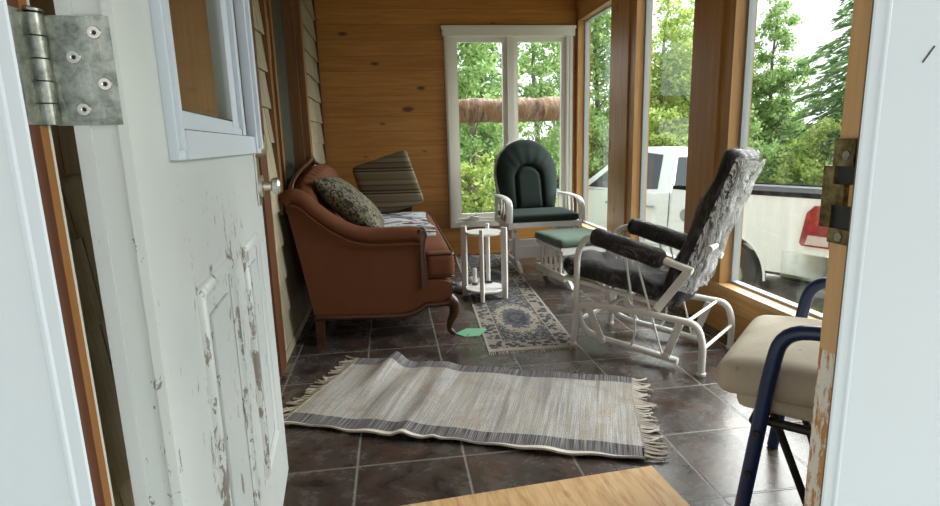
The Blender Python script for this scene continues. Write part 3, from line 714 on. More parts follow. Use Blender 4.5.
    def fn(x, y, z, p): return (p.x, p.y, p.z + .022*(1-min(1, x*x))*(1-min(1, y*y))*(1 if z > 0 else 0))
    cu.rbox((.03, (Y0+Y1)/2, .412), (.60, Y1-Y0-.27, .155), .045, 14, fn)
    obj('seat_cushion', cu, M['terracotta'], o, True, 60)
    for ye in (Y0+.10, Y1-.10): obj('cushion_ear', MB().rbox((.245, ye, .412), (.175, .13, .150), .042, 10), M['terracotta'], o, True, 60)
    for zz in (.478, .347): obj('cushion_piping', MB().tube(fillet([(.17, Y0+.045, zz), (.328, Y0+.045, zz), (.328, Y1-.045, zz), (.17, Y1-.045, zz)], .03), .006, 8), M['walnut'], o, True)
sofa()
def pillow(mb, size, th, n=18, p=2.6):
    """knife edge cushion in local xz plane, thickness y"""
    def f(s):
        def g(u, v):
            a, b_ = 2*u-1, 2*v-1
            t = (max(0, 1-abs(a)**p)*max(0, 1-abs(b_)**p))**.5
            pinch = 1-.05*(1-abs(a*b_))*max(abs(a), abs(b_))**4
            return (a*size[0]/2*pinch, s*(th/2*t+.004), b_*size[1]/2*pinch)
        return g
    return mb.slab(f(1), f(-1), n, n)
def soft_things():
    # floral pillow, propped against the near end of the sofa back
    u = Vector((.70, 0, -.66)).normalized(); n_ = Vector((.66, 0, .70)).normalized()
    o = thing('throw_pillow', 'dark floral tapestry pillow propped behind the near sofa arm', 'pillow', (-.245, 3.44, .745))
    m = Matrix((u, n_, Vector((0, 1, 0)))).transposed().to_4x4() @ Matrix.Rotation(rad(4), 4, 'Y')
    obj('cover', pillow(MB(), (.47, .46), .17).xf(m), M['floral'], o, smooth=60)
    # striped cushion
    o = thing('striped_cushion', 'large olive striped square cushion leaning at the far end of the sofa', 'cushion', (-.03, 4.74, .765))
    m = Matrix.Rotation(rad(-17), 4, 'Y') @ Matrix.Rotation(rad(-20), 4, 'X')
    bx = MB().rbox((0, 0, 0), (.48, .13, .46), .035, 12, lambda x, y, z, p: (p.x, p.y*(1+.25*(1-x*x)*(1-z*z)), p.z))
    obj('cover', bx.xf(m), M['stripe'], o, smooth=60)
    # throw blanket
    def f(dz):
        def g(u, v):
            x = -.22+.49*u; y = 3.56+1.20*v
            z = .512 + .010*math.sin(9*v+3*u)*math.sin(5*u) + .005*math.sin(31*v) + dz + .020*(1-min(1, ((u-.45)/.55)**2))
            return (x+.012*math.sin(7*v), y+.12*(u-.5), z)
        return g
    o = obj('throw_blanket', MB().slab(f(0), f(-.012), 26, 50), M['throw'], None, smooth=60)
    tag(o, 'white and blue patterned throw spread over the sofa seat', 'blanket')
soft_things()

# ------------------------------------------------------------------ floor things
def rag_rug():
    org = Vector((-.478, 2.150, 0)); ang = math.atan2(1.640-2.150, .827+.478)
    o = thing('rag_rug', 'pale striped rag rug with grey borders rumpled on the tiles', 'rug', org, ang)
    L, W = 1.375, .70
    def h(x, y):
        z = .004
        z += .046*math.exp(-((x-.15-.10*y)/.045)**2)*min(1, max(0, (y-.25)/.4)) + .020*math.exp(-((x-.33-.10*y)/.055)**2)*math.exp(-((y-.42)/.30)**2)
        z += .016*math.exp(-((x-.50+.06*y)/.03)**2)*math.exp(-((y-.02)/.10)**2) + .012*math.exp(-((x-.62)/.025)**2)*math.exp(-(y/.05)**2)
        z += .016*math.exp(-((x-.52+.05*y)/.05)**2)*min(1, y/.3)*.8 + .004*(math.sin(17*x+3*y)*math.sin(6*y+5*x)+1) + .003*(math.sin(38*x)*math.exp(-(y/.08)**2)+1)
        return z
    def top(u, v):
        x, y = L*u, W*v
        sk = .10*v*(1-u)*.0
        yy_ = y + .014*math.sin(4.5*u*pi)*(1-v)*.6 - .02*u*v
        return (x + .02*math.sin(5*v+1)*(u-.5) + .0*sk, yy_, h(x, y)+.008)
    def bot(u, v):
        p = top(u, v); return (p[0], p[1], p[2]-.008)
    obj('weave', MB().slab(top, bot, 110, 48), M['rag'], o, smooth=70)
    for end in (0, 1):
        fb = MB(); r_ = random.Random(5+end)
        for i in range(46):
            v = (i+.5)/46; p = Vector(top(end, v)); d = -1 if end == 0 else 1
            ln = r_.uniform(.05, .085); a = r_.uniform(-.5, .5); c_ = r_.uniform(-.03, .03)
            pts = [p+Vector((-d*.004, 0, 0)), p+Vector((d*ln*.35, math.sin(a)*ln*.25, .004)), p+Vector((d*ln*.75, math.sin(a)*ln*.6+c_*.5, 0)), p+Vector((d*ln, math.sin(a)*ln*.8+c_, 0))]
            for q in pts[1:]: q.z = max(.004, q.z*.4+.003)
            fb.tube(spline(pts, 3), .0042, 5)
        obj('fringe', fb, M['fringe'], o)
rag_rug()
def runner():
    o = thing('runner_rug', 'long dark oriental runner with a cream medallion beside the sofa', 'rug', (.705, 2.765, 0), rad(-2.6))
    W, L = .49, 2.58
    def t_(u, v): return (W*(u-.5), L*v, .0045+.0008*math.sin(9*v*pi)*math.sin(u*pi))
    def b_(u, v): return (W*(u-.5), L*v, .0003)
    obj('pile', MB().slab(t_, b_, 10, 60), M['runner'], o)
    fb = MB(); r_ = random.Random(3)
    for i in range(60):
        x = W*((i+.5)/60-.5); fb.tube([(x, .004, .003), (x+r_.uniform(-.008, .008), -.035-r_.random()*.012, .002)], .0022, 4)
    obj('fringe', fb, M['fringe'], o)
runner()
def plywood():
    o = tag(obj('plywood_sheet', MB().rbox((0, 0, .0075), (1.30, .90, .015), .002, 4), M['plywood'], None), 'loose tan plywood sheet lying on the tiles by the entry', 'board')
    a = rad(4.4); o.location = (.815-.65*math.cos(a)+.45*math.sin(a)*1, 1.612-.65*math.sin(a)-.45*math.cos(a), 0); o.rotation_euler = (0, 0, a)
plywood()
def swatter():
    o = thing('fly_swatter', 'green plastic fly swatter lying by the front sofa leg', 'fly swatter', (.40, 3.10, 0))
    P = [(.322, 3.098), (.395, 3.175), (.505, 3.150), (.512, 3.125), (.445, 3.028), (.370, 3.035)]
    obj('head', MB().prism(P, lambda x, y, t: (x, y, t), .001, .005), M['green_plastic'], o, True)
    obj('wire_handle', MB().tube([(.40, 3.07, .004), (.33, 2.97, .0035), (.235, 2.80, .0035)], .003, 6), M['wire'], o, True)
swatter()

# ------------------------------------------------------------------ small round table
def table():
    c = Vector((.622, 3.835, 0)); o = thing('side_table', 'small round white two-tier table with four plank legs', 'table', c)
    feet = [(.568, 3.652), (.492, 3.90), (.737, 3.765), (.685, 4.018)]
    obj('tabletop', MB().lathe([(.128, 0), (.132, .004), (.132, .014), (.128, .018)], (c.x, c.y, .462), 32), M['white_wood'], o, True)
    obj('shelf', MB().lathe([(.138, 0), (.142, .004), (.142, .012), (.138, .016)], (c.x, c.y, .062), 32), M['white_wood'], o, True)
    for x, y in feet:
        d = (Vector((x, y, 0))-c); d.normalize(); p = c+d*.150
        a = math.atan2(d.y, d.x)
        lg = MB().rbox((0, 0, .2605), (.042, .028, .509), .006, 6).xf(Matrix.Translation((p.x, p.y, 0)) @ Matrix.Rotation(a, 4, 'Z'))
        for v in lg.v: pass
        lg.v = [(x_, y_, max(z_, .0065)) for x_, y_, z_ in lg.v]
        obj('leg', lg, M['white_wood'], o, True)
    bt = thing('bottle', 'small pale bottle with brown base on the lower table shelf', 'bottle', (.560, 3.905, .0785))
    obj('body', MB().lathe([(.020, 0), (.022, .01), (.019, .03), (.014, .07), (.016, .12), (.012, .125)], n=18), M['bottle'], bt)
    obj('base', MB().lathe([(.0225, .001), (.024, .008), (.0225, .022)], n=18), M['brown_base'], bt)
    tag(obj('lighter', MB().rbox((.655, 3.93, .0875), (.075, .022, .016), .005, 6), M['black'], None), 'small black object lying on the lower table shelf', 'lighter')
    def shoe(x, y, a, lab):
        s_ = thing('slipper', lab, 'slipper', (x, y, .0055), a, 'slippers beside the round table')
        def g(zf):
            def f(u, v):
                t = 2*pi*u; r_ = v
                L_ = .125; wd = .042*(1+.18*math.cos(t)); return (L_*math.cos(t)*r_, wd*math.sin(t)*r_, zf)
            return f
        obj('sole', MB().lathe([(.9, 0), (1, .006), (1, .016), (.92, .020)], n=28).xf(Matrix.Diagonal((.125, .046, 1, 1))), M['grey_cloth'], s_)
        obj('insole', MB().lathe([(.86, .0202), (.84, .022), (.2, .022)], n=28).xf(Matrix.Diagonal((.125, .046, 1, 1))), M['teal_sole'], s_)
        def up(o_):
            def f(u, v):
                x_ = .015+.105*u; wd = .050*math.sqrt(max(.02, 1-((x_-.02)/.112)**2)) if x_ > .02 else .050
                t = pi*v; return (x_+o_*.2, wd*math.cos(t)*(1+o_), .014+(.045-.022*u)*math.sin(t)+o_*.1)
            return f
        obj('upper', MB().slab(up(.08), up(0), 8, 14), M['grey_cloth'], s_)
    shoe(.445, 4.06, rad(-38), 'grey slipper between the sofa and the table, nearer one')
    shoe(.545, 4.20, rad(-20), 'grey slipper behind the table legs, farther one')
table()

# ------------------------------------------------------------------ glider rocker and ottoman
def rocker():
    o = thing('glider_chair', 'white wooden glider chair with dark green velvet cushions under the back window', 'chair', (1.252, 4.50, 0), rad(1.0))
    wm = M['white_wood']
    # seat cushion
    obj('seat_cushion', MB().rbox((0, .24, .459), (.61, .50, .060), .026, 14, lambda x, y, z, p: (p.x, p.y, p.z+.012*(1-x*x)*(1-y*y)*(z > 0))), M['green_velvet'], o, smooth=60)
    # back cushion: rounded top, inner arched channel
    H0, H1, Wd = .475, 1.105, .285
    def shape(u, v):
        a = 2*u-1; hz = v
        if hz > .52:
            k = (hz-.52)/.48; w_ = Wd*math.sqrt(max(0, 1-k*k*.985))
        else: w_ = Wd*(.84+.16*math.sin(hz/.52*pi/2))
        return a, w_, a*w_, hz
    def arch(x, hz):      # signed distance like value to the inner arch line
        if hz < .44: return abs(x)-.118
        return math.hypot(x, (hz-.44)*.63)-.118
    def surf(s):
        def g(u, v):
            vv = math.sin(v*pi/2)**1.0 if False else v
            vv = 1-(1-v)**1.6
            a, w_, x, hz = shape(u, vv)
            edge = max(0, 1-abs(a)**3.2)**.5*max(0, 1-(abs(2*hz-1))**9)**.5
            t = .062*edge
            if s < 0:
                d = arch(x, hz); t += .020*math.exp(-((d-.075)/.07)**2)*edge - .040*math.exp(-(d/.014)**2)*edge + (.012 if d < 0 else 0)*edge
                t += .002*math.sin(26*math.atan2(x, max(.01, hz-.4)))*(1 if (d > .02 and hz > .6) else 0)*edge
            z = H0+(H1-H0)*hz; y = .50+.20*hz
            return (x, y+s*t, z)
        return g
    obj('back_cushion', MB().slab(surf(-1), surf(1), 48, 60), M['green_velvet'], o, smooth=70)
    # back frame: bent rim and slats
    def rim(hz, k): 
        a, w_, x, h_ = shape(1 if k > 0 else 0, hz); return (x*.97, .585+.20*hz, H0-.04+(H1-H0+.030)*hz)
    fr = MB(); left = [rim(i/24, -1) for i in range(25)]; right = [rim(i/24, 1) for i in range(24, -1, -1)]
    fr.tube(left+right[1:], [(.009, .016)]*(len(left)+len(right)-1), 10)
    obj('back_frame', fr, wm, o)
    for x in (-.14, -.05, .05, .14): obj('back_slat', MB().beam((x, .582, H0-.03), (x, .765, H1-.04), .03, .012, (0, 1, 0)), wm, o, smooth=0)
    # seat rails
    sr = MB(); sr.box(-.315, -.285, -.005, .55, .375, .425); sr.box(.285, .315, -.005, .55, .375, .425); sr.box(-.285, .285, -.012, .016, .385, .428); sr.box(-.285, .285, .52, .55, .375, .425); sr.box(-.285, .285, .02, .52, .405, .425)
    obj('seat_frame', sr, wm, o, smooth=0)
    # bentwood arms with spindles
    for s in (-1, 1):
        pth = spline([(s*.300, .56, .612), (s*.302, .40, .622), (s*.304, .20, .622), (s*.306, .06, .610), (s*.308, .00, .575), (s*.312, -.018, .52), (s*.314, -.016, .43)], 6)
        obj('arm', MB().tube(pth, [(.010, .030)]*len(pth), 12), wm, o)
        for y in (.10, .21, .32): obj('spindle', MB().tube([(s*.310, y, .425), (s*.307, y, .52), (s*.303, y, .616)], [.008, .011, .008], 8), wm, o)
        obj('post', MB().beam((s*.305, .545, .375), (s*.300, .56, .625), .028, .03, (0, 1, 0)), wm, o, smooth=0)
        # glider mechanism: hanging links, upright and runner with a curled foot
        for ya, yb in ((.10, .08), (.44, .46)): obj('upright', MB().beam((s*.225, ya, .075), (s*.235, yb, .345), .030, .045, (0, 1, 0)), wm, o, smooth=0)
        rn = MB().prism(sp2([(-.06, .003), (-.065, .02), (-.02, .055), (.06, .085), (.30, .09), (.52, .080), (.60, .05), (.62, .003), (.56, .003), (.48, .035), (.30, .040), (.10, .035), (.02, .012)], 4), lambda y, z, t: (t, y, z+.002), s*.21, s*.24)
        obj('runner', rn, wm, o, smooth=35)
        obj('rocker_arm', MB().prism(sp2([(.02, .30), (.02, .345), (.06, .365), (.27, .355), (.48, .365), (.52, .345), (.52, .30), (.46, .29), (.27, .31), (.08, .29)], 4), lambda y, z, t: (t, y, z), s*.262, s*.285), wm, o, smooth=35)
        for ya, yb in ((.07, .13), (.47, .41)): obj('link', MB().beam((s*.252, ya, .32), (s*.252, yb, .14), .010, .03, (0, 1, 0)), wm, o, smooth=0)
    for bx_ in ((-.21, .21, .09, .112, .11, .21), (-.21, .21, .43, .452, .11, .21), (-.285, -.21, .46, .48, .30, .34), (.21, .285, .46, .48, .30, .34)): obj('stretcher', MB().box(*bx_), wm, o, smooth=0)
rocker()
def ottoman():
    a = rad(9); R_ = Matrix.Rotation(a, 4, 'Z'); c = Vector((1.185, 3.86, 0)) + R_ @ Vector((.225, .235, 0))
    o = thing('ottoman', 'white gliding footstool with a faded green velvet pad', 'footstool', c, a); wm = M['white_wood']
    obj('pad', MB().rbox((0, 0, .352), (.46, .48, .066), .028, 12, lambda x, y, z, p: (p.x, p.y, p.z+.012*(1-x*x)*(1-y*y)*(z > 0))), M['green_top'], o, smooth=60)
    fr = MB(); fr.box(-.215, .215, -.225, .225, .295, .318); fr.box(-.20, .20, -.225, -.20, .265, .295); fr.box(-.20, .20, .20, .225, .265, .295)
    obj('pad_frame', fr, wm, o, smooth=0)
    for s in (-1, 1):
        for y in (-.17, -.085, 0, .085, .17): obj('spindle', MB().tube([(s*.19, y, .115), (s*.19, y, .20), (s*.19, y, .297)], [.009, .012, .009], 8), wm, o)
        bd = sp2([(-.25, .075), (-.255, .105), (-.23, .120), (0, .115), (.23, .120), (.255, .105), (.25, .075), (.22, .065), (0, .070), (-.22, .065)], 4)
        obj('side_board', MB().prism(bd, lambda y, z, t: (t, y, z), s*.178, s*.204), wm, o, smooth=35)
        for k in (-1, 1): obj('link', MB().beam((s*.155, k*.17, .26), (s*.155, k*.16, .05), .012, .036, (0, 1, 0)), wm, o, smooth=0)
        rn = sp2([(-.25, .001), (-.262, .012), (-.22, .050), (-.15, .075), (0, .070), (.15, .075), (.22, .050), (.262, .012), (.25, .001), (.20, .012), (.1, .030), (0, .032), (-.1, .030), (-.20, .012)], 4)
        obj('runner', MB().prism(rn, lambda y, z, t: (t, y, max(.0, z)), s*.118, s*.142), wm, o, smooth=35)
    for bx_ in ((-.118, .118, -.012, .012, .034, .068), (-.178, .178, -.19, -.17, .078, .108), (-.178, .178, .17, .19, .078, .108), (-.155, .155, -.01, .01, .245, .268)): obj('stretcher', MB().box(*bx_), wm, o, smooth=0)
ottoman()

# ------------------------------------------------------------------ white metal glider recliner in plastic wrap
def recliner():
    ang = math.atan2(.754, -.657)
    o = thing('recliner', 'white tubular glider recliner with black plush cushions still in clear plastic', 'recliner', (1.378, 2.276, 0), ang)
    P = lambda u, w_, z: (u, -w_, z); wm = M['white_metal']; WF = .435
    for w_ in (0, WF):
        pts = fillet([P(0, w_, .006), P(.0, w_, .16), P(.03, w_, .245), P(.27, w_, .254), P(.56, w_, .246), P(.66, w_, .225), P(.684, w_, .006)], .075)
        obj('base_tube', MB().tube(pts, .0165, 14), wm, o)
        for u in (0, .684): obj('foot_cap', MB().lathe([(.019, 0), (.0205, .003), (.0205, .016), (.017, .018)], P(u, w_, 0), 16), wm, o)
    for u, z_, r_ in ((.0, .13, .008), (.08, .246, .008), (.680, .13, .011), (.50, .247, .011)): obj('cross_bar', MB().tube([P(u, 0, z_), P(u, WF, z_)], r_, 8), wm, o)
    for w_, wa, sg in ((.038, .020, 1), (WF-.038, WF+.012, -1)):
        pts = fillet([P(.07, wa, .487), P(.20, wa, .522), P(.545, wa, .606), P(.632, (w_+wa)/2, .592), P(.684, w_, .50), P(.686, w_, .22), P(.640, w_, .085), P(.54, w_, .060), P(.32, w_, .046), P(.125, w_, .030)], .07)
        obj('side_hoop', MB().tube(pts, .0168, 14), wm, o)
        wl_ = w_-sg*.020
        for (u0, z0), (u1, z1) in (((.597, .214), (.518, .056)), ((.118, .222), (.176, .050))):
            d = Vector((u1-u0, 0, z1-z0)).normalized()
            a_, b_ = Vector((u0, 0, z0))-d*.014, Vector((u1, 0, z1))+d*.014
            lk = MB(); lk.beam(P(a_.x, wl_, a_.z), P(b_.x, wl_, b_.z), .036, .007, (0, 1, 0))
            lk.beam(P(u0*.75+u1*.25, wl_-sg*.004, z0*.75+z1*.25), P(u0*.25+u1*.75, wl_-sg*.004, z0*.25+z1*.75), .016, .004, (0, 1, 0))
            for q in ((u0, z0), (u1, z1)):
                lk.cyl(P(q[0], wl_-.012, q[1]), P(q[0], wl_+.012, q[1]), .018); lk.cyl(P(q[0], wl_-.015, q[1]), P(q[0], wl_+.015, q[1]), .009)
            obj('glide_link', lk, wm, o)
        rd = MB(); rd2 = MB()
        rd.tube(fillet([P(.405, wa, .545), P(.335, w_-sg*.02, .16), P(.352, w_-sg*.018, .075), P(.372, w_, .048)], .05), .0055, 8)
        rd2.tube([P(.352, wa, .535), P(.200, w_-sg*.018, .062), P(.190, w_, .042)], .0055, 8)
        obj('arm_rod', rd, wm, o); obj('arm_rod', rd2, wm, o)
        # arm pad in plastic
        m = Matrix.Translation(P(.395, wa, .566)) @ Matrix.Rotation(rad(-13), 4, 'Y')
        pad = obj('arm_pad', MB().rbox((0, 0, 0), (.40, .086, .094), .040, 12, lambda x, y, z, p: (p.x, p.y*(1+.06*math.sin(9*x)), p.z*(1+.05*math.sin(7*x+1)))).xf(m), M['plush'], o, smooth=60)
        obj('plastic_sleeve', MB().rbox((0, 0, 0), (.41, .094, .102), .044, 14, lambda x, y, z, p: (p.x, p.y+.004*math.sin(23*x+9*z), p.z+.004*math.sin(19*x+5*y))).xf(m), M['wrap_light'], pad, smooth=60)
    # seat and back frame
    for w_ in (.075, WF-.075):
        pts = fillet([P(.775, w_, .350), P(.66, w_, .335), P(.231, w_, .284), P(.095, w_, .480)], .03)
        obj('seat_tube', MB().tube(pts, .013, 12), wm, o)
    for w_ in (.034, WF-.055): obj('seat_bracket', MB().beam(P(.240, w_, .268), P(.088, w_, .492), .038, .006, (0, 1, 0)), wm, o)
    for u, z_ in ((.775, .350), (.235, .283)): obj('seat_bar', MB().tube([P(u, .055, z_), P(u, WF-.055, z_)], .012, 10), wm, o)
    kb = MB(); kb.cyl(P(-.008, -.005, .605), P(-.008, .08, .605), .012, 12); kb.cyl(P(-.008, -.012, .605), P(-.008, .012, .605), .016, 12); obj('recline_knob', kb, wm, o)
    # cushions
    def cush(p0, p1, th, wA, wB, lump, seedv, name, thick_out):
        p0, p1 = Vector((p0[0], 0, p0[1])), Vector((p1[0], 0, p1[1])); d = p1-p0; L_ = d.length; d.normalize(); n_ = Vector((-d.z, 0, d.x))
        if n_.z < 0: n_ = -n_
        if thick_out: n_ = Vector((abs(n_.x), 0, n_.z)) if n_.x < 0 else n_
        m = Matrix((d, Vector((0, -1, 0)), n_)).transposed().to_4x4(); cw = -(wA+wB)/2
        m.translation = (p0+p1)/2 + Vector((0, cw, 0)) + n_*th/2
        def fn(off):
            def f(x, y, z, p):
                tuft = lump*math.cos(x*pi*2.5+seedv)*math.cos(y*pi*1.5)*(1 if z > 0 else .4)
                return (p.x*(1+off), p.y*(1+off*1.4), p.z*(1+off*4)+tuft + (off > 0)*.004*math.sin(31*x+17*y))
            return f
        c_ = obj(name, MB().rbox((0, 0, 0), (L_, wB-wA, th), .05, 18, fn(0)).xf(m), M['plush'], o, smooth=60)
        obj('plastic_cover', MB().rbox((0, 0, 0), (L_, wB-wA, th), .05, 18, fn(.018)).xf(m), M['wrap'] if False else M['wrap_light'], c_, smooth=60)
    cush((.240, .298), (.812, .372), .105, .060, WF-.055, .010, .4, 'seat_cushion', False)
    cush((.172, .255), (-.122, 1.012), .105, .060, WF-.075, .010, 1.2, 'back_cushion', True)
    d = Vector((-.258, 0, .675)).normalized(); n_ = Vector((d.z, 0, -d.x))
    def rear(off):
        def f(u, v):
            q = Vector((.128, 0, .365)) + d*(.67*v); k = 7*math.sin(9*u+3*v)+5*math.sin(17*u-6*v)+4*math.sin(31*v+5*u)
            edge = min(1, 6*min(u, 1-u))
            q = q - n_*(.012*edge+.014+.0009*k*edge+off) + n_*.045*(1-edge)
            return (q.x, -(.056+(WF-.127)*u), q.z)
        return f
    obj('bunched_plastic', MB().slab(rear(0), rear(-.004), 30, 50), M['wrap'], o, smooth=70)
recliner()

# ------------------------------------------------------------------ blue tube chair
def blue_chair():
    ang = math.atan2(.7, -.7)      # local +x = the way the chair faces
    o = thing('armchair', 'navy tube armchair with a stained beige seat at the right', 'chair', (.90, 1.25, 0), ang)
    P = lambda u, n_, z: (-u, -n_, z); bm_ = M['blue_metal']; WN = .575
    for n_ in (0, WN):
        pts = fillet([P(-.012, n_, .004), P(.040, n_, .50), P(.060, n_, .618), P(.20, n_, .630), P(.52, n_, .615)], .085)
        obj('arm_tube', MB().tube(pts, .0185, 14), bm_, o)
        obj('rear_leg', MB().tube(fillet([P(.50, n_, .95), P(.46, n_, .62), P(.40, n_, .36), P(.50, n_, .012)], .08), .0165, 12), bm_, o)
        for z_, u_ in ((.335, .0225), (.215, .010)):
            bl2 = MB().lathe([(.0095, 0), (.0105, .003), (.008, .007), (.003, .007)], n=14).xf(Matrix.Translation(P(u_, n_-.0165, z_)) @ Matrix.Rotation(-pi/2, 4, 'X'))
            obj('bolt', bl2, M['black'], o)
    st = MB(); st.tube([P(.012, 0, .36), P(.012, WN, .36)], .013, 10); st.tube([P(.41, 0, .36), P(.41, WN, .36)], .013, 10); st.tube([P(.02, .03, .355), P(.41, .03, .355)], .012, 10); st.tube([P(.02, WN-.03, .355), P(.41, WN-.03, .355)], .012, 10)
    obj('seat_frame', st, M['black'], o)
    for na, nb in ((.12, .16), (WN-.12, WN-.16)): obj('brace', MB().tube([P(.03, na, .36), P(.16, nb, .012)], .011, 8), M['black'], o)
    obj('lower_cushion', MB().rbox(P(.19, WN/2, .392), (.47, WN-.07, .05), .025, 12), M['beige'], o, smooth=60)
    obj('seat_cushion', MB().rbox(P(.175, WN/2, .455), (.56, WN-.045, .105), .050, 16, lambda x, y, z, p: (p.x, p.y, p.z+.020*(1-x*x)*(1-y*y)*(z > 0)-.012*max(0, x)**3)), M['beige'], o, smooth=60)
    obj('backrest', MB().rbox((0, 0, 0), (.07, WN-.05, .46), .035, 12).xf(Matrix.Translation(P(.455, WN/2, .72)) @ Matrix.Rotation(rad(-10), 4, 'Y')), M['beige'], o, smooth=60)
blue_chair()

# ------------------------------------------------------------------ truck in the yard
def truck():
    th = .42; o = thing('pickup_truck', 'white crew cab pickup truck parked beside the porch', 'truck', (4.43, 5.08, -.96), pi/2+th); o.rotation_euler = (rad(2.4), 0, pi/2+th)
    Q = lambda s, w_, z: (s, -w_, z); tw = M['truck_white']
    def arch(s0, r_=.50, zc=.40, zb=.52):
        a0 = math.asin((zb-zc)/r_); n = 14
        return [(s0+r_*math.cos(pi-a0-(pi-2*a0)*i/n), zc+r_*math.sin(a0+(pi-2*a0)*i/n)) for i in range(n+1)]
    WHR, WHF = 1.19, 4.80; WB = 2.0
    # lower body sides with arches (left and right walls), bed and nose
    prof = [(.04, .62), (.10, .55)] + [(s, z) for s, z in arch(WHR)] + [(WHR+.55, .50), (WHF-.55, .50)] + arch(WHF) + [(5.35, .52), (5.62, .55), (5.66, .9), (5.55, 1.12), (4.0, 1.28), (2.06, 1.31), (2.06, 1.40), (.05, 1.40), (.02, 1.2), (.03, .9)]
    body = MB()
    def side(w0, w1): body.prism(prof, lambda s, z, t: Q(s, t+(.03*max(0, (z-1.0))/.4 if t < 1 else -.03*max(0, (z-1.0))/.4), z), w0, w1)
    side(0, .13); side(WB-.13, WB)
    obj('bed_side', body, tw, o, smooth=30)
    core = MB(); core.prism([(1.95, .52), (4.25, .52), (4.25, .70), (5.62, .75), (5.62, 1.05), (5.5, 1.12), (3.95, 1.285), (2.06, 1.31), (2.06, .52)], lambda s, z, t: Q(s, t, z), .12, WB-.12)
    core.box(.04, 1.97, -WB+.12, -.12, .72, .78)
    obj('hull', core, tw, o, smooth=30)
    obj('tailgate', MB().rbox(Q(.035, WB/2, 1.07), (.07, WB-.26, .66), .02, 6), tw, o)
    obj('tailgate_latch', MB().rbox(Q(-.003, WB/2, 1.22), (.012, .22, .07), .005, 4), M['black'], o)
    for w_ in (.065, WB-.065): obj('bed_rail_cap', MB().rbox(Q(1.04, w_, 1.398), (2.0, .10, .056), .012, 6), M['rail'], o)
    obj('bed_cover', MB().rbox(Q(1.04, WB/2, 1.365), (1.98, WB-.24, .03), .01, 6), M['rail'], o)
    # cab
    cabp = [(2.06, 1.29), (2.09, 1.36), (2.16, 1.84), (2.22, 1.905), (2.45, 1.935), (2.80, 1.93), (3.02, 1.89), (3.12, 1.83), (3.82, 1.30)]
    def cabw(z): return .02 + .20*max(0, (z-1.3))/.62
    cb = MB(); n = len(cabp)
    vs = [Q(s, cabw(z), z) for s, z in cabp] + [Q(s, WB-cabw(z), z) for s, z in cabp]
    cb.add(vs, [tuple(range(n)), tuple(reversed(range(n, 2*n)))] + [(i, i+n, (i+1) % n+n, (i+1) % n) for i in range(n)])
    obj('cab', cb, tw, o, smooth=20)
    def pane(poly, name='side_window', mat=None):
        b = MB(); vs = [Q(s, cabw(z)-.006, z) for s, z in poly] + [Q(s, cabw(z)+.004, z) for s, z in poly]; n = len(poly)
        b.add(vs, [tuple(range(n)), tuple(reversed(range(n, 2*n)))] + [(i, i+n, (i+1) % n+n, (i+1) % n) for i in range(n)])
        return obj(name, b, mat or M['cab_glass'], o, smooth=0)
    pane([(2.30, 1.36), (2.36, 1.82), (2.66, 1.85), (2.68, 1.34)]); pane([(2.78, 1.33), (2.78, 1.85), (2.99, 1.82), (3.10, 1.74), (3.62, 1.33)])
    # rear window of the cab, with the stacked brake lamp above
    def quad_pane(name, p0, p1, wi0, wi1, d):
        a, b_ = Vector((p0[0], 0, p0[1])), Vector((p1[0], 0, p1[1])); t_ = b_-a; n_ = Vector((-t_.z, 0, t_.x)).normalized()*d
        vs = []
        for off in (n_, -n_): vs += [(a.x+off.x, -wi0, a.z+off.z), (b_.x+off.x, -wi1, b_.z+off.z), (b_.x+off.x, -WB+wi1, b_.z+off.z), (a.x+off.x, -WB+wi0, a.z+off.z)]
        obj(name, MB().add(vs, [(0,1,2,3), (4,7,6,5), (0,4,5,1), (1,5,6,2), (2,6,7,3), (3,7,4,0)]), M['cab_glass'], o, smooth=0)
    quad_pane('rear_window', (2.096, 1.40), (2.152, 1.79), .13, .24, .010)
    quad_pane('windscreen', (3.19, 1.78), (3.74, 1.36), .26, .12, .012)
    # seams, handles, filler door
    sm = MB()
    for s in (2.068, 2.73, 3.78): sm.box(s-.004, s+.004, -.004, .003, .62, 1.32)
    sm.box(2.07, 3.78, -.004, .003, .60, .606); obj('door_seam', sm, M['wire'], o, smooth=0)
    for s in (2.40, 3.10): obj('door_handle', MB().rbox(Q(s, -.022, 1.12), (.19, .03, .035), .012, 8), M['vinyl'], o)
    obj('filler_door', MB().lathe([(.085, 0), (.085, .004), (.08, .005)], n=28).xf(Matrix.Translation((1.80, .0, 1.05)) @ Matrix.Rotation(-pi/2, 4, 'X')), M['vinyl'], o)
    obj('mirror', MB().rbox(Q(3.66, -.10, 1.40), (.08, .18, .20), .035, 8), M['black'], o)
    # tail lamps
    for w_, sg in ((0, -1), (WB, 1)):
        poly = [(.005, 1.30), (.225, 1.30), (.30, 1.22), (.345, .90), (.32, .865), (.03, .865), (.015, 1.0)]
        tl = obj('tail_lamp', MB().prism(poly, lambda s, z, t: Q(s-.012, w_+t, z), sg*.022, -sg*.10), M['tail'], o, smooth=30)
        obj('reversing_lens', MB().prism([(.05, .885), (.05, .985), (.26, .985), (.285, .885)], lambda s, z, t: Q(s-.012, w_+t, z), sg*.026, sg*.010), M['lens'], tl, smooth=0)
    # chrome bumper wrapping the corners
    bp = MB(); pth = fillet([Q(.50, -.012, .67), Q(-.02, -.015, .67), Q(-.12, .12, .67), Q(-.14, WB/2, .67), Q(-.12, WB-.12, .67), Q(-.02, WB+.015, .67), Q(.50, WB+.012, .67)], .12)
    n = len(pth); vs = []
    for p in pth: vs += [(p.x, p.y, .775), (p.x, p.y*1.0, .53), (p.x+.03, p.y-math.copysign(.03, p.y+1.0)*1, .49), (p.x+.03, p.y-math.copysign(.03, p.y+1.0), .785)]
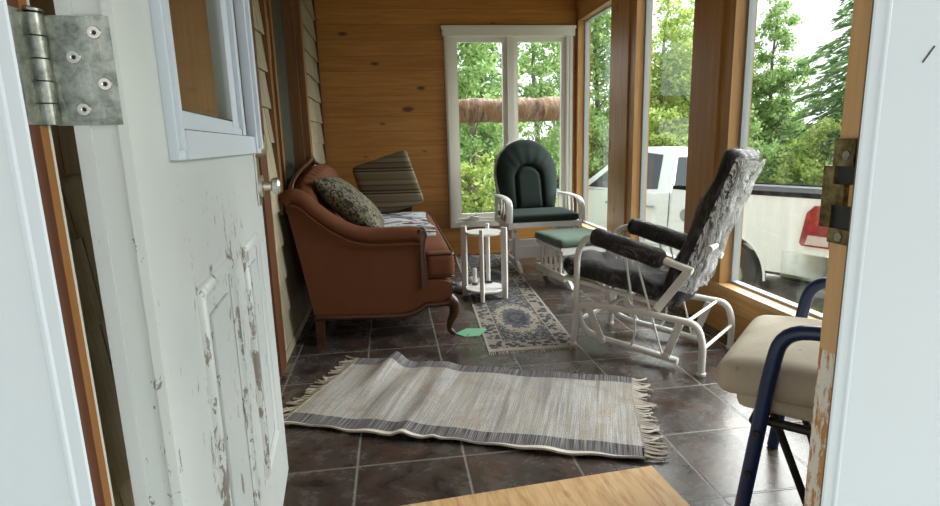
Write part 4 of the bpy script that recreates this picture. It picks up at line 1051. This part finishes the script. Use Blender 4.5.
    bp.add(vs, [(i*4+k, (i+1)*4+k, (i+1)*4+(k+1) % 4, i*4+(k+1) % 4) for i in range(n-1) for k in range(4)] + [(0, 1, 2, 3), ((n-1)*4, (n-1)*4+1, (n-1)*4+2, (n-1)*4+3)])
    obj('rear_bumper', bp, M['chrome'], o, smooth=30)
    obj('step_pad', MB().box(-.12, .06, -WB+.2, -.2, .79, .81), M['black'], o, smooth=0)
    # wheels
    for s in (WHR, WHF):
        for w_, sg in ((.06, -1), (WB-.06, 1)):
            ty = MB().lathe([(.25, -.12), (.34, -.13), (.392, -.10), (.40, -.06), (.40, .06), (.392, .10), (.34, .13), (.25, .12)], n=40).xf(Matrix.Translation(Q(s, w_+(-sg)*.07, .40)) @ Matrix.Rotation(pi/2, 4, 'X'))
            wh = obj('wheel', ty, M['rubber'], o)
            hb = MB().lathe([(.245, 0), (.25, .02), (.21, -.01), (.10, .0), (.09, .03), (.04, .035)], n=24)
            for k in range(6): hb.beam((.07*math.cos(k*pi/3), .07*math.sin(k*pi/3), .01), (.23*math.cos(k*pi/3), .23*math.sin(k*pi/3), .015), .06, .03)
            obj('hub', hb.xf(Matrix.Translation(Q(s, w_+sg*.05, .40)) @ Matrix.Rotation(pi/2*(1 if sg < 0 else -1), 4, 'X')), M['vinyl'], wh)
    for s in (WHR, WHF):
        ft = MB(); n = 18; pr2 = [(s+.505*math.cos(pi*i/n), .40+.505*math.sin(pi*i/n)) for i in range(n+1)]
        ft.tube([Q(a, -.004, z) for a, z in pr2], .014, 6)
        obj('arch_lip', ft, tw, o)
    uc = MB(); uc.box(.15, 5.3, -1.45, -.55, .38, .56); uc.box(.3, 1.9, -1.75, -.25, .50, .72)
    for s in (WHR, WHF): uc.cyl(Q(s, .15, .40), Q(s, WB-.15, .40), .06)
    obj('chassis', uc, M['black'], o, smooth=0)
truck()

# ------------------------------------------------------------------ log outside the back window
def log():
    o = thing('log_rail', 'rough brown bark log lying level outside the back window', 'log', (1.2, 6.0, -.96))
    lg = MB(); n = 22; k = 40; vs = []
    for i in range(k+1):
        x = .15+1.82*i/k
        for j in range(n):
            a = 2*pi*j/n; r_ = .122*(1+.05*math.sin(5*a+i*.7)+.04*math.sin(9*a-i*1.3)); vs.append((x, 6.0+r_*math.cos(a), 1.415+r_*math.sin(a)))
    lg.add(vs, [(i*n+j, i*n+(j+1) % n, (i+1)*n+(j+1) % n, (i+1)*n+j) for i in range(k) for j in range(n)] + [tuple(range(n)), tuple(k*n+j for j in range(n))])
    obj('trunk', lg, M['log'], o, True, 60)
    for x in (.32, 1.905): obj('support_post', MB().cyl((x, 6.0, -1.0), (x, 6.0, 1.33), .06), M['bark'], o, True)
log()

# ------------------------------------------------------------------ trees
def quads(name, P, A, B, mat, parent):
    """P centres, A and B half axes (n x 3): pointed leaves"""
    n = len(P); V = np.empty((n, 4, 3)); V[:, 0] = P-A; V[:, 1] = P-B*.9; V[:, 2] = P+A; V[:, 3] = P+B
    me = bpy.data.meshes.new(name); me.vertices.add(n*4); me.vertices.foreach_set('co', V.reshape(-1))
    me.loops.add(n*4); me.loops.foreach_set('vertex_index', np.arange(n*4, dtype=np.int32)); me.polygons.add(n)
    me.polygons.foreach_set('loop_start', np.arange(0, n*4, 4, dtype=np.int32)); me.update(calc_edges=True); me.validate(); me.materials.append(mat)
    o = bpy.data.objects.new(name, me); C.objects.link(o); o.parent = parent; return o
def unit(n):
    v = rng.normal(size=(n, 3)); return v/np.linalg.norm(v, axis=1)[:, None]
GZ = -.96
def broad(name, label, x, y, H, R, nl, size, mat, crown0=.12, group='trees beyond the porch windows', clus=None, cat='tree'):
    o = thing(name, label, cat, (x, y, GZ), 0, group)
    nc = clus or max(70, int(H*R*26)); d = unit(nc); rr = rng.random(nc)**.45
    cz = H*(crown0+(1-crown0)*.52); hz = H*(1-crown0)*.5
    cc = d*rr[:, None]*np.array([R, R, hz]); taper = 1-.45*np.clip(cc[:, 2]/hz, -0.3, 1); cc[:, :2] *= taper[:, None]; cc[:, 2] += cz
    idx = rng.integers(0, nc, nl); P = cc[idx] + rng.normal(size=(nl, 3))*np.array([.30, .30, .20])*R*.36
    A = unit(nl)*size*rng.uniform(.6, 1.2, nl)[:, None]; t = unit(nl); B = np.cross(A, t); B = B/np.maximum(1e-6, np.linalg.norm(B, axis=1))[:, None]*size*.55
    P[:, 2] = np.maximum(P[:, 2], .02)
    quads('foliage', P, A, B, mat, o)
    tr = MB(); tr.tube(spline([(0, 0, -.05), (R*.06, .0, H*.3), (-R*.04, R*.05, H*.62), (0, 0, H*.92)], 4), [.05*H*.28*(1-i/13.5)+.008 for i in range(13)], 8)
    for k in range(9):
        a = k*2.4; h = H*(.25+.07*k); l_ = R*(.75-.05*k); tr.tube([(0, 0, h), (l_*.5*math.cos(a), l_*.5*math.sin(a), h+l_*.25), (l_*math.cos(a), l_*math.sin(a), h+l_*.55)], [.022, .014, .006], 5)
    obj('trunk', tr, M['bark'], o)
def conifer(name, label, x, y, H, R, mat, dens=1.0, group='trees beyond the porch windows'):
    o = thing(name, label, 'tree', (x, y, GZ), 0, group); Ps, As, Bs = [], [], []; br = MB()
    br.tube([(0, 0, -.05), (0, 0, H*.5), (0, 0, H*.98)], [.022*H, .013*H, .008], 8)
    lv = int(H*5.0)
    for i in range(lv):
        f = (i+.3)/lv; h = H*(.05+.94*f); L_ = R*(1-f)**.75*rng.uniform(.8, 1.1)+.06; nb = int(5+5*(1-f))
        for k in range(nb):
            a = 2*pi*k/nb+i*1.1+rng.uniform(-.25, .25); ln = L_*rng.uniform(.75, 1.12); dr = np.array([math.cos(a), math.sin(a), 0]); sdv = np.array([-math.sin(a), math.cos(a), 0])
            m = int(max(6, ln*38*dens)); t = rng.random(m)**.7
            P = dr*(t*ln)[:, None]; P[:, 2] += h + .10*ln*t - .30*ln*t*t + rng.normal(size=m)*.03
            sp = rng.normal(size=m)*.16*ln*(1-.55*t); P += sdv*sp[:, None]; P[:, 2] -= np.abs(sp)*.35
            A = (dr*.8+np.outer(np.sign(sp), sdv)*.6)*.10*(.6+.7*rng.random(m))[:, None]; A[:, 2] -= rng.uniform(.0, .07, m)
            B = np.cross(A, unit(m)); B = B/np.maximum(1e-6, np.linalg.norm(B, axis=1))[:, None]*.026
            Ps.append(P); As.append(A); Bs.append(B)
    quads('foliage', np.concatenate(Ps), np.concatenate(As), np.concatenate(Bs), mat, o); obj('trunk', br, M['bark'], o)
def trees():
    L, Yl, N = M['leaf'], M['leaf_yellow'], M['needle']
    # seen through the back window
    broad('birch', 'airy birch filling the left pane of the back window', 1.40, 9.7, 5.4, .85, 7000, .055, L, .05)
    broad('birch', 'airy birch filling the right pane of the back window', 3.05, 11.7, 5.6, .9, 7500, .055, L, .05)
    broad('alder_bush', 'sunlit yellow green bush low in the left back pane', 1.15, 8.2, 1.95, .62, 4200, .045, Yl, .0, 'bushes beyond the porch windows', cat='bush')
    broad('alder_bush', 'sunlit yellow green bush low in the right back pane', 2.0, 8.1, 2.0, .5, 3600, .045, Yl, .0, 'bushes beyond the porch windows', cat='bush')
    conifer('spruce', 'slim spruce behind the birches of the back window', 2.2, 13.4, 5.2, 1.1, N)
    conifer('spruce', 'tall spruce far left outside the back window', .2, 12.6, 5.5, 1.2, N, .8)
    # side window nearest the back wall
    broad('birch', 'dense leafy tree filling the side window by the back wall', 5.15, 13.8, 7.0, 1.25, 11000, .065, L, .05)
    # middle side window
    broad('birch', 'bright birch above the truck cab in the middle side window', 7.3, 14.6, 5.6, 1.25, 9500, .066, Yl, .05)
    broad('birch', 'leafy tree behind the post between the wide windows', 8.9, 15.6, 6.4, 1.1, 6500, .066, L, .05)
    # widest side window
    broad('aspen', 'tall slender aspen left in the widest side window', 9.75, 13.6, 5.6, .90, 15000, .052, L, .05)
    conifer('spruce', 'big layered spruce right in the widest side window', 10.3, 10.9, 7.8, 2.15, N, 1.5)
    conifer('spruce', 'small spruce between the aspen and the big spruce', 12.1, 14.2, 3.2, 1.2, N)
    # understory behind the truck
    spots = [(4.6, 12.5, 'leafy bush behind the truck bonnet'), (5.9, 11.7, 'leafy bush behind the front of the truck cab'), (7.3, 11.0, 'leafy bush behind the truck roof'), (8.5, 10.2, 'leafy bush behind the recliner post'), (8.6, 8.4, 'leafy bush right of the truck bed rail')]
    for i, (x, y, lab) in enumerate(spots):
        broad('alder_bush', lab, x, y, 2.6 if i < 3 else 2.25, .85, 7500, .052, (L, Yl)[i % 2], .0, 'bushes beyond the porch windows', cat='bush')
    # forest edge that closes the view far behind
    n = 52000; th = rng.uniform(rad(-8), rad(75), n); r_ = rng.uniform(17.5, 20, n)
    P = np.stack([r_*np.sin(th), r_*np.cos(th), GZ+rng.random(n)**1.15*(3.1+.8*np.sin(th*17)+.6*np.sin(th*41+1))], 1)
    A = unit(n)*.13; B = np.cross(A, unit(n)); B = B/np.linalg.norm(B, axis=1)[:, None]*.08
    o = quads('forest_edge', P, A, B, L, None); tag(o, 'far hazy green forest edge behind the single trees', 'forest', None, 'stuff')
trees()
